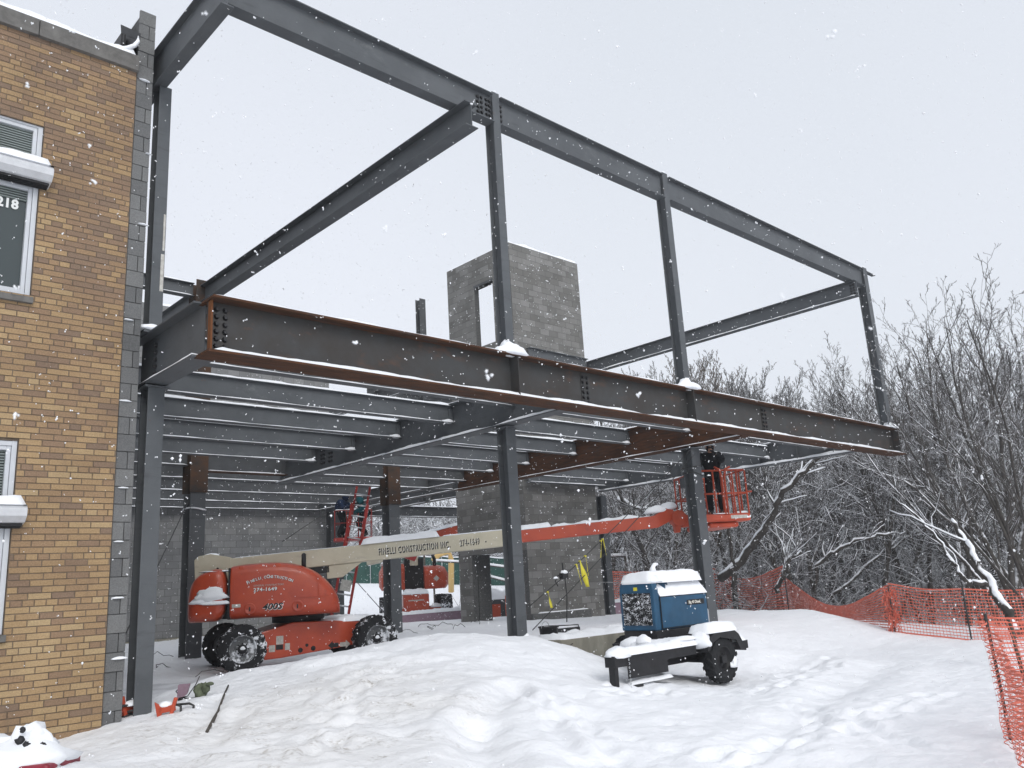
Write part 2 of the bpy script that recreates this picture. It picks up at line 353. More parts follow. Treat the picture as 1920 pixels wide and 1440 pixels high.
def thing(name, label, cat, loc=(0,0,0), rz=0, group=None, rot=None):
    o = bpy.data.objects.new(name, None); C.objects.link(o)
    o.empty_display_size = 0.2
    o.location = loc; o.rotation_euler = rot if rot else (0, 0, rz)
    o['label'] = label; o['category'] = cat; o['kind'] = 'thing'
    if group: o['group'] = group
    return o
def tag(o, label, cat, group=None, kind=None):
    o['label'] = label
    if cat: o['category'] = cat
    if cat and not kind: o['kind'] = 'thing'
    if group: o['group'] = group
    if kind: o['kind'] = kind
    return o
def copy_tree(o, parent=None, link_parent=True):
    c = o.copy(); C.objects.link(c)
    if parent: c.parent = parent
    for ch in list(o.children): copy_tree(ch, c)
    return c

def snow_pad(mb, x0, x1, y0, y1, z, h, M_=None, step=0.06, seed=0, edge=0.05, rough=0.35, skirt=0.012, nfreq=2.5, mi=0):
    """settled snow on a ledge: a rounded, uneven cushion"""
    nx = max(3, int((x1-x0)/step)); ny = max(4, int((y1-y0)/step))
    nx = min(nx, 160); ny = min(ny, 60)
    vs = []; fs = []
    for i in range(nx+1):
        for j in range(ny+1):
            u = i/nx; v_ = j/ny
            x = x0+(x1-x0)*u; y = y0+(y1-y0)*v_
            e = min(min(x-x0, x1-x), min(y-y0, y1-y))/edge
            e = max(0.0, min(1.0, e)); e = math.sqrt(1-(1-e)**2)
            nn = mnoise.noise(Vector((x*nfreq+seed*7.3, y*nfreq*1.3, seed))) + 0.4*mnoise.noise(Vector((x*nfreq*4+seed, y*nfreq*4, seed*2)))
            hh = max(h*0.12, h*(1+rough*nn*1.6))*e
            vs.append((x, y, z+hh))
    for i in range(nx):
        for j in range(ny):
            a = i*(ny+1)+j; fs.append((a, a+ny+1, a+ny+2, a+1))
    # underside rim
    base = len(vs)
    vs += [(x0, y0, z-skirt*0), (x1, y0, z), (x1, y1, z), (x0, y1, z)]
    fs.append((base, base+3, base+2, base+1))
    mb.add(vs, fs, M_, mi, True)

def lump(mb, c, r, seed=0, M_=None, mi=0, amp=0.25):
    """irregular heap of snow"""
    nu, nv = 16, 9; vs = []; fs = []
    for i in range(nv+1):
        ph = PI*i/nv
        for q in range(nu):
            th = 2*PI*q/nu
            d = Vector((math.sin(ph)*math.cos(th), math.sin(ph)*math.sin(th), math.cos(ph)))
            k = 1+amp*mnoise.noise(d*1.6+Vector((seed*3.1, seed, 0)))
            zz = d.z*r[2]*k
            if zz < 0: zz *= 0.3
            vs.append((c[0]+d.x*r[0]*k, c[1]+d.y*r[1]*k, c[2]+zz))
    for i in range(nv):
        for q in range(nu):
            j = (q+1) % nu; fs.append((i*nu+q, (i+1)*nu+q, (i+1)*nu+j, i*nu+j))
    mb.add(vs, fs, M_, mi, True)

def text_mb(mb, s_, size, M_, mi=0, extrude=0.002, offset=0.0, shear=0.0, align='LEFT', sx=1.0, spacing=1.0):
    cu = bpy.data.curves.new('t', 'FONT'); cu.body = s_; cu.size = size; cu.extrude = extrude; cu.offset = offset
    cu.shear = shear; cu.align_x = align; cu.resolution_u = 3; cu.space_character = spacing
    ob = bpy.data.objects.new('t', cu); C.objects.link(ob)
    dg = bpy.context.evaluated_depsgraph_get(); dg.update()
    me = bpy.data.meshes.new_from_object(ob.evaluated_get(dg))
    vs = [(v.co.x*sx, v.co.y, v.co.z) for v in me.vertices]; fs = [tuple(p.vertices) for p in me.polygons]
    wdt = (max(v[0] for v in vs)-min(v[0] for v in vs)) if vs else 0
    mb.add(vs, fs, M_, mi)
    bpy.data.objects.remove(ob); bpy.data.curves.remove(cu); bpy.data.meshes.remove(me)
    return wdt
UPR = RX(PI/2)      # lettering lying in x-y stood up to face -y

# ---------------------------------------------------------------- steel members
SN = [0]
def i_parts(root, L, d, bf, tf, tw, m_web, m_top=None, m_bot=None, snow_top=0.03, snow_bot=0.02, slope=0.0, cope=(0, 0), flange_ext=(0, 0), under=True):
    """I-section along local +x, top of steel at local z=0, centred on y=0"""
    SN[0] += 1
    def sh(mb):   # slope the member: shift z with x
        if slope: mb.v = [(x, y, z+slope*x/L) for x, y, z in mb.v]
        return mb
    m_top = m_top or m_web; m_bot = m_bot or m_web
    sh(MB().box(0, L, -tw/2, tw/2, -d+tf, -tf)).build('web', m_web, root)
    sh(MB().box(-flange_ext[0], L+flange_ext[1], -bf/2, bf/2, -tf, 0)).build('top_flange', m_top, root, 0.003, 1)
    sh(MB().box(-flange_ext[0], L+flange_ext[1], -bf/2, bf/2, -d, -d+tf)).build('bottom_flange', m_bot, root, 0.003, 1)
    if snow_top:
        mb = MB(); snow_pad(mb, 0.0, L, -bf/2+0.004, bf/2-0.004, 0.0005, snow_top, seed=SN[0], step=0.09, edge=0.025, rough=0.5, nfreq=1.5)
        sh(mb).build('snow_cap', M['shelf_snow'], root)
    if snow_bot:
        mb = MB()
        snow_pad(mb, 0.0, L, -bf/2-0.001, -tw/2-0.002, -d+tf+0.0005, snow_bot, seed=SN[0]+50, step=0.09, edge=0.018, rough=0.6, nfreq=1.2)
        snow_pad(mb, 0.0, L, tw/2+0.002, bf/2+0.001, -d+tf+0.0005, snow_bot, seed=SN[0]+90, step=0.09, edge=0.018, rough=0.6, nfreq=1.2)
        sh(mb).build('snow_ledge', M['shelf_snow'], root)

bolt_me = None
def bolt(parent, x, y, z, axis='y'):
    global bolt_me
    if bolt_me is None:
        mb = MB(); mb.lathe([(0.0, -0.03), (0.02, -0.03), (0.024, -0.02), (0.024, 0.0), (0.034, 0.0), (0.034, 0.006)], 6, None, 0, False)
        o_ = mb.build('bolt', M['bolt'], parent); bolt_me = o_.data; o_.location = (x, y, z)
    else:
        o_ = bpy.data.objects.new('bolt', bolt_me); C.objects.link(o_); o_.parent = parent; o_.location = (x, y, z)
    if axis == 'x': o_.rotation_euler = (0, 0, PI/2*3)
    return o_

def beam(name, label, cat, p0, p1, ztop, d, bf, m_web, group=None, **kw):
    """p0, p1: (x, y) of the ends; runs along the X or the Y axis"""
    L = math.hypot(p1[0]-p0[0], p1[1]-p0[1]); rz = math.atan2(p1[1]-p0[1], p1[0]-p0[0])
    r = thing(name, label, cat, (p0[0], p0[1], ztop), rz, group)
    ends = kw.pop('ends', 0)
    i_parts(r, L, d, bf, kw.pop('tf', 0.016), kw.pop('tw', 0.011), m_web, **kw)
    if ends:
        # bolted clip plates at the ends
        for xx in ((0.0, L-0.09) if ends == 2 else (L-0.09,) if ends == 1 else (0.0,)):
            MB().box(xx+0.004, xx+0.086, -0.028, 0.028, -d+0.05, -0.05).build('clip_plate', m_web, r)
    return r

def column(name, label, cat, x, y, z0, z1, bf, d, m_, group=None, tf=0.018, tw=0.012, base=True, snow=0, upper=None):
    r = thing(name, label, cat, (x, y, z0), 0, group)
    H = z1-z0
    def sh(mb, a, b_):
        mb.box(-bf/2, bf/2, -d/2, -d/2+tf, a, b_); mb.box(-bf/2, bf/2, d/2-tf, d/2, a, b_)
        mb.box(-tw/2, tw/2, -d/2+tf+0.0005, d/2-tf-0.0005, a, b_)
    if upper:
        mb = MB(); sh(mb, 0, upper-z0); mb.build('lower_shaft', m_, r, 0.003, 1)
        mb = MB(); bf += 0.05; d += 0.05; sh(mb, upper-z0, H); mb.build('rusty_upper_shaft', M['rust_c'], r)
        bf -= 0.05; d -= 0.05
    else:
        mb = MB(); sh(mb, 0, H); mb.build('shaft', m_, r, 0.003, 1)
    if base:
        MB().box(-bf/2-0.08, bf/2+0.08, -d/2-0.08, d/2+0.08, -0.03, 0.0).build('base_plate', m_, r)
    if snow:
        mb = MB(); lump(mb, (0.05, -d/2-0.01, 0.0), (bf*0.8, 0.1, snow), seed=x)
        mb.build('snow_heap', M['shelf_snow'], r)
    return r

# ---------------------------------------------------------------- masonry
def masonry(mb, L, H, bw, bh, jt, M_, holes=(), half=0.5, rec=0.006, seed=1, header_every=0, jit=0.0015, mi_unit=0, mi_mortar=1, tone_fn=None, ends=0.0):
    """face at local y=0 looking to -y; x along, z up. units are laid course by course"""
    rg = random.Random(seed)
    nrow = int(round(H/bh))
    xs = sorted(set([0, L]+[h[0] for h in holes]+[h[1] for h in holes])); xs = [x for x in xs if 0 <= x <= L]
    zs = sorted(set([0, nrow*bh]+[h[2] for h in holes]+[h[3] for h in holes])); zs = [z for z in zs if 0 <= z <= nrow*bh]
    for i in range(len(xs)-1):
        for j in range(len(zs)-1):
            cx = (xs[i]+xs[i+1])/2; cz = (zs[j]+zs[j+1])/2
            if any(h[0] < cx < h[1] and h[2] < cz < h[3] for h in holes): continue
            mb.add([(xs[i], rec, zs[j]), (xs[i+1], rec, zs[j]), (xs[i+1], rec, zs[j+1]), (xs[i], rec, zs[j+1])], [(0,1,2,3)], M_, mi_mortar)
    for r_ in range(nrow):
        z0 = r_*bh+jt/2; z1 = (r_+1)*bh-jt/2; cz = (z0+z1)/2
        segs = [(0.0, L)]
        for h in holes:
            if h[2] < cz < h[3]:
                ns = []
                for a, b_ in segs:
                    if h[1] <= a or h[0] >= b_: ns.append((a, b_)); continue
                    if h[0] > a: ns.append((a, h[0]))
                    if h[1] < b_: ns.append((h[1], b_))
                segs = ns
        hdr = header_every and (r_ % header_every == header_every-2)
        w_ = bw/2 if hdr else bw
        offx = (half*bw if r_ % 2 else 0.0) if not hdr else bw*0.25
        if header_every and not hdr: offx += rg.uniform(-0.02, 0.02)
        for a, b_ in segs:
            x = L - math.ceil((L-a)/w_+1)*w_ + offx
            while x < b_:
                x0 = max(a, x)+jt/2; x1 = min(b_, x+w_)-jt/2
                if b_ - (x+w_) < 0.05 and b_ > x+w_ : pass
                if x1-x0 > 0.03:
                    j_ = rg.uniform(-jit, jit); c = 0.003
                    tn = tone_fn(rg, x0, z0) if tone_fn else rg.random()
                    vs = [(x0, rec, z0), (x1, rec, z0), (x1, rec, z1), (x0, rec, z1),
                          (x0+c, j_, z0+c), (x1-c, j_, z0+c), (x1-c, j_, z1-c), (x0+c, j_, z1-c)]
                    mb.add(vs, [(4,5,6,7), (0,1,5,4), (1,2,6,5), (2,3,7,6), (3,0,4,7)], M_, mi_unit, False, tn)
                x += w_

# ================================================================ GROUND
P_OUT = [(3.2,10.0,-1.25),(2.75,9.9,-1.3),(2.3,9.9,-1.36),(1.5,9.9,-1.34),(-3,9.5,-1.3),(0,0,-1.6),(3,-3,-1.6),(-4,2,-1.45),(9,-3,-1.6),(-6,8,-1.3),
         (3.65,10.15,-1.16),(3.6,11.2,-1.2),(3.9,13.0,-1.25),(9.55,9.85,-0.84),(9.55,10.4,-0.92),(10.2,9.6,-1.02),(10.45,9.9,-1.27),(10.9,9.9,-1.42),(11.6,9.9,-1.58),(13,9.9,-1.6),(16,9.5,-1.6),
         (15,10.6,-1.05),(11,7.5,-1.6),(9,7.2,-1.5),(22,12,-1.7),(26,8,-1.9),(20,0,-1.75),(14,2,-1.7)]
for px, py, d in [(130,1440,6.0),(400,1440,6.0),(700,1440,5.9),(1000,1440,6.1),(1300,1440,6.35),(1600,1440,6.1),(1880,1440,6.0),
                  (450,1255,11.4),(530,1246,11.6),(620,1235,11.8),(700,1222,12.0),(760,1197,12.3),(850,1188,12.7),(930,1191,13.0),(385,1278,10.9),(330,1300,10.6),
                  (450,1340,8.6),(600,1340,8.2),(800,1290,9.0),(700,1400,6.6),(950,1300,8.9),(1000,1250,11.0),(1060,1330,8.4),(1100,1300,9.6),(1200,1380,7.6),(1250,1282,11.6),
                  (1450,1300,10.8),(1500,1200,17.5),(1600,1172,22),(1680,1186,19.2),(1880,1197,18),(1345,1137,36),(1700,1300,10),(1420,1190,19),(1500,1160,26),(1790,1190,18.6)]:
    P_OUT.append(tuple(at(px, py, d)))
P_IN = [(3.65,10.6,-1.18),(4.5,12.0,-1.25),(5,13,-1.27),(6,14,-1.28),(7,14.7,-1.27),(9.4,14.0,-1.22),(8,16.5,-1.27),(10,15.9,-1.27),(7.4,17.8,-1.07),(12.4,17.8,-0.98),(9.6,10.5,-0.92),
        (10.2,12,-1.05),(12,12,-1.0),(13,11,-0.98),(15,10.6,-1.0),(12,14,-1.05),(16,14,-1.05),(20,17,-1.1),(22,14,-1.1),(20,11,-1.0),(14,20,-1.05),(16,25,-1.05),(10,24,-1.05),(18.5,22,-1.05),(17,20,-1.05),
        (3,22,-1.1),(-10,20,-1.0),(22,29,-1.2),(20,27,-1.2),(19,30,-1.2),(24,32,-1.15),(21,25.9,-1.2),(26,24,-1.15),(29.5,19.7,-1.48),(36,14,-2.2),(28,8,-2.3),(40,2,-3.0),(24,2,-2.0),(40,22,-2.0),(55,30,-2.5),(45,-10,-3),(80,20,-3),(25,35,-0.9)]
for px, py, d in [(650,1094,60),(860,1097,60),(550,1090,62),(1000,1099,60),(750,1126,44),(300,1110,70)]:
    P_IN.append(tuple(at(px, py, d)))
P_FAR = [(-60,-60,-1.6),(60,-80,-3),(-120,60,0),(-60,150,2),(60,160,2),(160,100,-1),(200,-20,-3),(300,300,1),(-300,300,2),(-300,-300,0),(300,-300,-3)]

def rbf(pts):
    a = np.array(pts); xy = a[:, :2]; z = a[:, 2]
    d = np.linalg.norm(xy[:, None]-xy[None], axis=2); k = len(a)
    ph = d   # linear (biharmonic in 3-D) kernel: no overshoot
    A = np.zeros((k+1, k+1)); A[:k, :k] = ph - np.eye(k)*0.05; A[:k, k] = 1; A[k, :k] = 1
    s_ = np.linalg.solve(A, np.append(z, 0))
    def f(x, y):
        q = np.stack([x.ravel(), y.ravel()], 1); out_ = np.full(len(q), s_[k])
        for i in range(k): out_ += s_[i]*np.linalg.norm(q-xy[i], axis=1)
        return out_.reshape(x.shape)
    return f
f_out = rbf(P_OUT+[p for p in P_IN if p[0] > 21 or p[1] > 26]+P_FAR); f_in = rbf(P_IN+[p for p in P_OUT if p[1] < 8 and p[0] < 3]+P_FAR)
def sstep(a, b_, x): t_ = np.clip((x-a)/(b_-a), 0, 1); return t_*t_*(3-2*t_)
# trenches, ridges and footprints pressed in the snow: (x0, y0, x1, y1, width, depth)
_q = lambda px, py, d: at(px, py, d)[:2]
GROOVES = []
for a, b_, wd, dp in [((405,1310,9.6),(330,1400,7.2),0.16,0.05),((440,1350,8.6),(330,1440,6.0),0.22,0.05),((960,1290,9.3),(900,1345,7.6),0.28,0.10),((900,1345,7.6),(920,1440,6.0),0.32,0.11),
                      ((1560,1260,11.5),(1440,1400,7.0),0.35,0.05),((1640,1230,14),(1560,1290,10.5),0.5,0.07),((1500,1230,14.5),(1430,1240,14),0.6,0.05),((980,1345,7.8),(1010,1390,7.0),0.3,0.06),
                      ((560,1245,11.2),(720,1225,11.6),0.3,-0.06),((640,1270,10.5),(800,1230,11.3),0.4,-0.05),((1040,1300,9.5),(1180,1330,8.8),0.3,0.05)]:
    GROOVES.append((*_q(*a), *_q(*b_), wd, dp))
rg_ = random.Random(3)
DENTS = []
for i in range(150):
    px = rg_.uniform(250, 1800); py = rg_.uniform(1225, 1440); d_ = 1.35*FPX/max(80, py-1095+0.0)
    p = at(px, py, max(5.5, min(14, d_))); DENTS.append((p[0], p[1], rg_.uniform(0.10, 0.30), rg_.uniform(-0.025, 0.05)))
FOOT = []
for (a, b_, n_) in [((1780,1290,10),(1330,1420,6.4),13), ((1560,1215,15),(1410,1300,10.8),12), ((1120,1420,6.6),(990,1285,9.6),9), ((1700,1400,6.8),(1500,1310,9.4),8), ((560,1420,6.4),(700,1260,10.6),10), ((1250,1300,11),(1120,1320,9.6),6)]:
    pa_ = np.array(_q(*a)); pb_ = np.array(_q(*b_)); dv_ = (pb_-pa_)/np.hypot(*(pb_-pa_)); nv2 = np.array([-dv_[1], dv_[0]])
    for i in range(n_*2):
        c_ = pa_+(pb_-pa_)*(i+.5)/(n_*2)+nv2*(.13 if i % 2 else -.13)+np.array([rg_.gauss(0,.05), rg_.gauss(0,.05)]); FOOT.append((c_[0], c_[1], dv_[0], dv_[1], rg_.uniform(.02, .05)))
def height(x, y):
    zo = f_out(x, y); zi = f_in(x, y)
    step_w = np.where(x > 10.3, sstep(10.05, 10.2, y), sstep(10.0, 11.2, y))
    soft = sstep(12.4, 13.6, x)
    step_w = step_w*(1-soft)+sstep(7.6, 10.6, y)*soft
    # the heap's back slope by the machine falls away quickly
    heap = (x < 10.3)
    step_w = np.where(heap, sstep(0.0, 1.5, (y-10.1)+ (0) ), step_w)
    # crest runs obliquely from the left column to the second column
    cx = (x-3.9); crest = 10.9 + np.clip((x-3.65)/5.9, 0, 1)*(-0.6)+0.9*np.sin(np.clip((x-3.65)/5.9, 0, 1)*PI)
    step_w = np.where(heap, sstep(-0.1, 1.3, y-crest), step_w)
    east = sstep(19.0, 23.0, x)*1.0
    step_w = np.where(x > 19, step_w*(1-east)+sstep(8.0, 16.0, y)*east, step_w)
    return zo*(1-step_w)+zi*step_w
def axis(lo, hi, fine, far, k):
    a = list(np.arange(lo, hi+1e-6, fine)); s_ = fine
    x = hi
    while x < far: s_ *= k; x += s_; a.append(x)
    s_ = fine; x = lo; pre = []
    while x > -far: s_ *= k; x -= s_; pre.append(x)
    return np.array(pre[::-1]+a)
gx = axis(1.0, 15.0, 0.045, 700, 1.12); gy = axis(2.0, 14.0, 0.045, 700, 1.12)
GX, GY = np.meshgrid(gx, gy, indexing='ij')
GZ = height(GX, GY)
for (ax, ay, bx, by, wd, dp) in GROOVES:
    ddx, ddy = bx-ax, by-ay; LL = ddx*ddx+ddy*ddy
    tt = np.clip(((GX-ax)*ddx+(GY-ay)*ddy)/LL, 0, 1); dist = np.hypot(GX-ax-tt*ddx, GY-ay-tt*ddy)
    GZ -= dp*(np.exp(-(dist/wd)**2*2) - 0.35*np.exp(-((dist-wd*1.3)/(wd*0.6))**2))
for (dx_, dy_, rr_, dp) in DENTS:
    GZ -= dp*np.exp(-(((GX-dx_)**2+(GY-dy_)**2)/(rr_*rr_)))
for (fx, fy, dx_, dy_, dp) in FOOT:
    u_ = (GX-fx)*dx_+(GY-fy)*dy_; v_ = -(GX-fx)*dy_+(GY-fy)*dx_; e_ = (u_/.19)**2+(v_/.10)**2
    GZ -= dp*np.exp(-e_**1.5)-dp*.35*np.exp(-((np.sqrt(e_)-1.6)/.5)**2)
DC = [(_q(480,1350,8.2), 1.9), (_q(640,1300,9.4), 1.5), (_q(560,1420,6.4), 1.4), (_q(400,1380,7.4), 0.8), (_q(760,1330,8.3), 0.9)]
verts = []
nxg, nyg = GX.shape
for i in range(nxg):
    for j in range(nyg):
        x = GX[i, j]; y = GY[i, j]; z = GZ[i, j]
        if -2 < x < 30 and -1 < y < 30:
            p3 = Vector((x, y, 0))
            rdg = 1-abs(mnoise.noise(p3*1.7+Vector((9,4,0))))*2.2
            z += 0.045*mnoise.noise(p3*0.9)+0.022*mnoise.noise(p3*2.3+Vector((5,2,1)))+0.014*mnoise.noise(p3*6.5)+0.009*mnoise.noise(p3*14)+0.010*max(0, rdg)**3*max(0, .4+mnoise.noise(p3*.6))
            if 1 < x < 9 and 3 < y < 12:
                hd = max(math.exp(-((x-c_[0][0])**2+(x*0+y-c_[0][1])**2)/(c_[1]*c_[1])) for c_ in DC)
                z += hd*(0.022*mnoise.noise(p3*5)+0.014*mnoise.noise(p3*11))
        verts.append((x, y, z))
faces = [(i*nyg+j, (i+1)*nyg+j, (i+1)*nyg+j+1, i*nyg+j+1) for i in range(nxg-1) for j in range(nyg-1)]
me = bpy.data.meshes.new('snow_ground'); me.from_pydata(verts, [], faces); me.materials.append(M['ground'])
me.polygons.foreach_set('use_smooth', [True]*len(faces))
dirt = []; packed = []
dc = DC
_unused = [(_q(480,1350,8.2), 1.9), (_q(640,1300,9.4), 1.5), (_q(560,1420,6.4), 1.4), (_q(400,1380,7.4), 0.8), (_q(760,1330,8.3), 0.9)]
def seg_d(x, y, a, b_):
    ddx, ddy = b_[0]-a[0], b_[1]-a[1]; t_ = max(0, min(1, ((x-a[0])*ddx+(y-a[1])*ddy)/(ddx*ddx+ddy*ddy)))
    return math.hypot(x-a[0]-t_*ddx, y-a[1]-t_*ddy)
for (x, y, z) in verts:
    dv = 0.0
    if 1 < x < 12 and 3 < y < 14:
        for (c, r_) in dc: dv = max(dv, math.exp(-((x-c[0])**2+(y-c[1])**2)/(r_*r_)))
    dirt.append(dv)
    pv = 0.0
    if 3 < x < 14 and 7 < y < 20:
        nn = 0.5+0.8*mnoise.noise(Vector((x*1.7, y*1.7, 3)))
        pv = max(0, 1-seg_d(x, y, (5.4, 14.4), (9.6, 13.2))/0.75)*nn*1.2
        pv = max(pv, max(0, 1-seg_d(x, y, (9.6, 7.8), (11.4, 7.9))/0.5)*nn*0.9)
        pv = max(pv, max(0, 1-seg_d(x, y, (4.6, 13.6), (7.0, 14.6))/0.6)*nn)
        pv = min(0.9, max(0.0, pv))
    packed.append(pv)
me.attributes.new('dirt', 'FLOAT', 'POINT').data.foreach_set('value', dirt)
me.attributes.new('packed', 'FLOAT', 'POINT').data.foreach_set('value', packed)
go = bpy.data.objects.new('snow_ground', me); C.objects.link(go); go['kind'] = 'structure'
from mathutils.bvhtree import BVHTree
_bvh = BVHTree.FromPolygons(verts, faces)
def gz(x, y):
    h = _bvh.ray_cast(Vector((x, y, 50)), Vector((0, 0, -1)))
    return h[0].z if h[0] is not None else -1.5

def ong(px, py, dz=0.0):
    """spot on the snow surface seen at a pixel of the photograph"""
    d = Vector(R.T @ np.array([(px-960)/FPX, (py-720)/FPX, 1.0])).normalized(); h = _bvh.ray_cast(Vector((0, 0, 0)), d)
    p = h[0] if h[0] is not None else d*12
    return (p.x, p.y, p.z+dz)

# ================================================================ BRICK BUILDING
bb = thing('brick_building', 'tan brick school building with shuttered windows, at the left edge of the site', 'building', (3.2, 10.0, -1.7))
def L2(x, y, z): return T(x-3.2, y-10.0, z+1.7)
BX0 = -3.0; BH = 8.38; bh = 0.2032/3
zb = -1.7
def crs(z): return round((z-zb)/bh)*bh
W1 = (0.35-BX0, 2.2-BX0, crs(3.42), crs(5.58)); W2 = (0.35-BX0, 2.2-BX0, crs(-0.2), crs(1.80))
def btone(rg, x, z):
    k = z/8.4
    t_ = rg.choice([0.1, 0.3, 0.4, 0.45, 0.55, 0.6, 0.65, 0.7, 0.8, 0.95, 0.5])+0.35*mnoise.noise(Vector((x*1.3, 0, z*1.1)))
    return max(0.02, min(1, t_-0.45*(k-0.30)+rg.uniform(-.08, .08)))  # tone drops with height: weaker light on the upper wall put into the bricks
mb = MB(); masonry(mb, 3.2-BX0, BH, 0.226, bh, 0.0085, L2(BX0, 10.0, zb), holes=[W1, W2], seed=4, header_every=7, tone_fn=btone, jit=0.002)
# returns of the window openings
for (a, b_, c, d) in (W1, W2):
    Mx = L2(BX0, 10.0, zb)
    mb.box(b_, b_+0.001, 0.006, 0.14, c, d, Mx, 1); mb.box(a-0.001, a, 0.006, 0.14, c, d, Mx, 1)
    mb.box(a, b_, 0.006, 0.14, d, d+0.001, Mx, 1)
mb.build('brick_wall', [M['brick'], M['mortar']], bb)
mb = MB()   # the body behind the brick face
mb.box(BX0, 3.17, 10.16, 22.0, zb, 6.66, L2(0, 0, 0)); mb.box(3.17, 3.19, 10.02, 10.16, zb, 6.66, L2(0, 0, 0))
for z0, z1 in ((zb, -0.2), (1.80, 3.42), (5.58, 6.66)): mb.box(BX0, 3.17, 10.02, 10.155, z0, z1, L2(0, 0, 0))
mb.box(BX0, 0.33, 10.02, 10.155, -0.2, 5.58, L2(0, 0, 0))
mb.build('backup_wall', M['mortar'], bb)
mb = MB()
xs = [BX0, -1.6, -0.4, 0.85, 2.05, 3.21]
for i in range(len(xs)-1): mb.box(xs[i]+0.004, xs[i+1]-0.004, 9.94, 10.2, 6.685, 6.9, L2(0, 0, 0))
mb.build('coping', M['stone'], bb, 0.006)
mb = MB(); snow_pad(mb, BX0, 3.2, 9.945, 10.5, 6.9, 0.10, L2(0, 0, 0), seed=3, edge=0.07)
mb.build('roof_snow', M['shelf_snow'], bb)
def window(z0, z1, zbox, number):
    wx0, wx1 = 0.35, 2.2
    mb = MB(); y = 10.06; fw = 0.055
    def fr(a, b_, c, d, y0=10.03, y1=10.12): mb.box(a, b_, y0, y1, c, d, L2(0, 0, 0))
    fr(wx1-fw, wx1-0.004, z0, z1); fr(wx0, wx0+fw, z0, z1); fr(wx0+fw, wx1-fw, z1-fw, z1-0.003); fr(wx0+fw, wx1-fw, z0+0.002, z0+fw)
    # inner sash profile
    for a, b_ in ((z0+fw, zbox-0.14), (zbox+0.12, z1-fw)):
        fr(wx1-fw-0.045, wx1-fw-0.003, a, b_, 10.045, 10.115); fr(wx0+fw+0.003, wx0+fw+0.045, a, b_, 10.045, 10.115)
        fr(wx0+fw+0.045, wx1-fw-0.045, b_-0.045, b_, 10.045, 10.115); fr(wx0+fw+0.045, wx1-fw-0.045, a, a+0.045, 10.045, 10.115)
        fr(1.2, 1.25, a+0.045, b_-0.045, 10.045, 10.115)
    fr(wx0+fw, wx1-fw, zbox-0.14, zbox+0.12, 10.05, 10.11)
    f_ = mb.build('window', M['white_frame'], bb, 0.004)
    mb = MB(); mb.box(wx0+fw, wx1-fw, 10.10, 10.103, z0+fw, z1-fw, L2(0, 0, 0)); mb.build('pane', M['glass'], f_)
    mb = MB()
    k = 0; zz = z1-0.1
    while zz > z0+(z1-z0)*0.55:
        mb.box(wx0+fw, wx1-fw, 10.075, 10.098, zz-0.017, zz-0.003, L2(0, 0, 0)); zz -= 0.03
    # blinds drawn part-way: upper light
    mb.build('blind', M['blind'], f_)
    mb = MB(); mb.box(wx0-0.06, wx1+0.02, 9.95, 10.12, z0-0.075, z0-0.004, L2(0, 0, 0)); mb.build('sill', M['stone'], f_, 0.006)
    # shutter box
    poly = [(10.03, zbox-0.14), (9.86, zbox-0.10), (9.80, zbox-0.04), (9.79, zbox+0.03), (9.83, zbox+0.08), (10.03, zbox+0.10)]
    mb = MB(); mb.prism([(-p[0]+0, p[1]) for p in poly][::-1], wx0-0.1, wx1+0.09, L2(0, 0, 0) @ Matrix(((0, 1, 0, 0), (-1, 0, 0, 0), (0, 0, 1, 0), (0, 0, 0, 1))))
    s_ = mb.build('shutter_box', M['shade'], f_, 0.008)
    mb = MB()
    for q in range(4): mb.box(wx0-0.08, wx1+0.07, 9.89+q*0.032, 9.905+q*0.032, zbox-0.136+q*-0.006, zbox-0.10-q*0.006, L2(0, 0, 0))
    mb.build('slat', M['dark'], s_)
    mb = MB(); snow_pad(mb, wx0-0.1, wx1+0.09, 9.795, 10.05, zbox+0.075, 0.10, L2(0, 0, 0), seed=z0, edge=0.09, rough=0.15)
    mb.build('snow_cap', M['shelf_snow'], s_)
    if number:
        mb = MB(); text_mb(mb, '218', 0.155, L2(1.80, 10.088, 4.475) @ UPR, 0, 0.002, 0.006, sx=0.92, spacing=1.05)
        mb.build('room_number', M['letter_w'], f_)
    return f_
window(3.42, 5.58, 4.90, True); window(-0.2, 1.80, 1.02, False)

# the new block wall running back from the brick corner, seen end on
bw_ = thing('block_wall', 'grey concrete block wall standing on end beside the brick building corner, snow on its top', 'wall', (3.33, 10.02, -1.7))
LW = lambda x, y, z: T(x-3.33, y-10.02, z+1.7)
mb = MB(); zt = 7.55
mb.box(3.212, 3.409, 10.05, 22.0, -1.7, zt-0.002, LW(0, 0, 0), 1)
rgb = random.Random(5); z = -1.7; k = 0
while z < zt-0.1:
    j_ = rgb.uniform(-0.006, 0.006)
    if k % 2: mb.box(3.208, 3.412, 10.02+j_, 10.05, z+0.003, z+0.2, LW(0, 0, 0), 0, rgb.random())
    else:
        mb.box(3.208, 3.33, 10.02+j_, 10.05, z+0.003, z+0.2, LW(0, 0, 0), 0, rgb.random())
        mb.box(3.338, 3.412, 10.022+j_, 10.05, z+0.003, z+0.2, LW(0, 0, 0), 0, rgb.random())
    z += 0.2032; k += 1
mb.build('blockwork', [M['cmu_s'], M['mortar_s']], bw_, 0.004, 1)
mb = MB(); snow_pad(mb, 3.21, 3.41, 10.03, 12.5, zt, 0.09, LW(0, 0, 0), seed=2, edge=0.06)
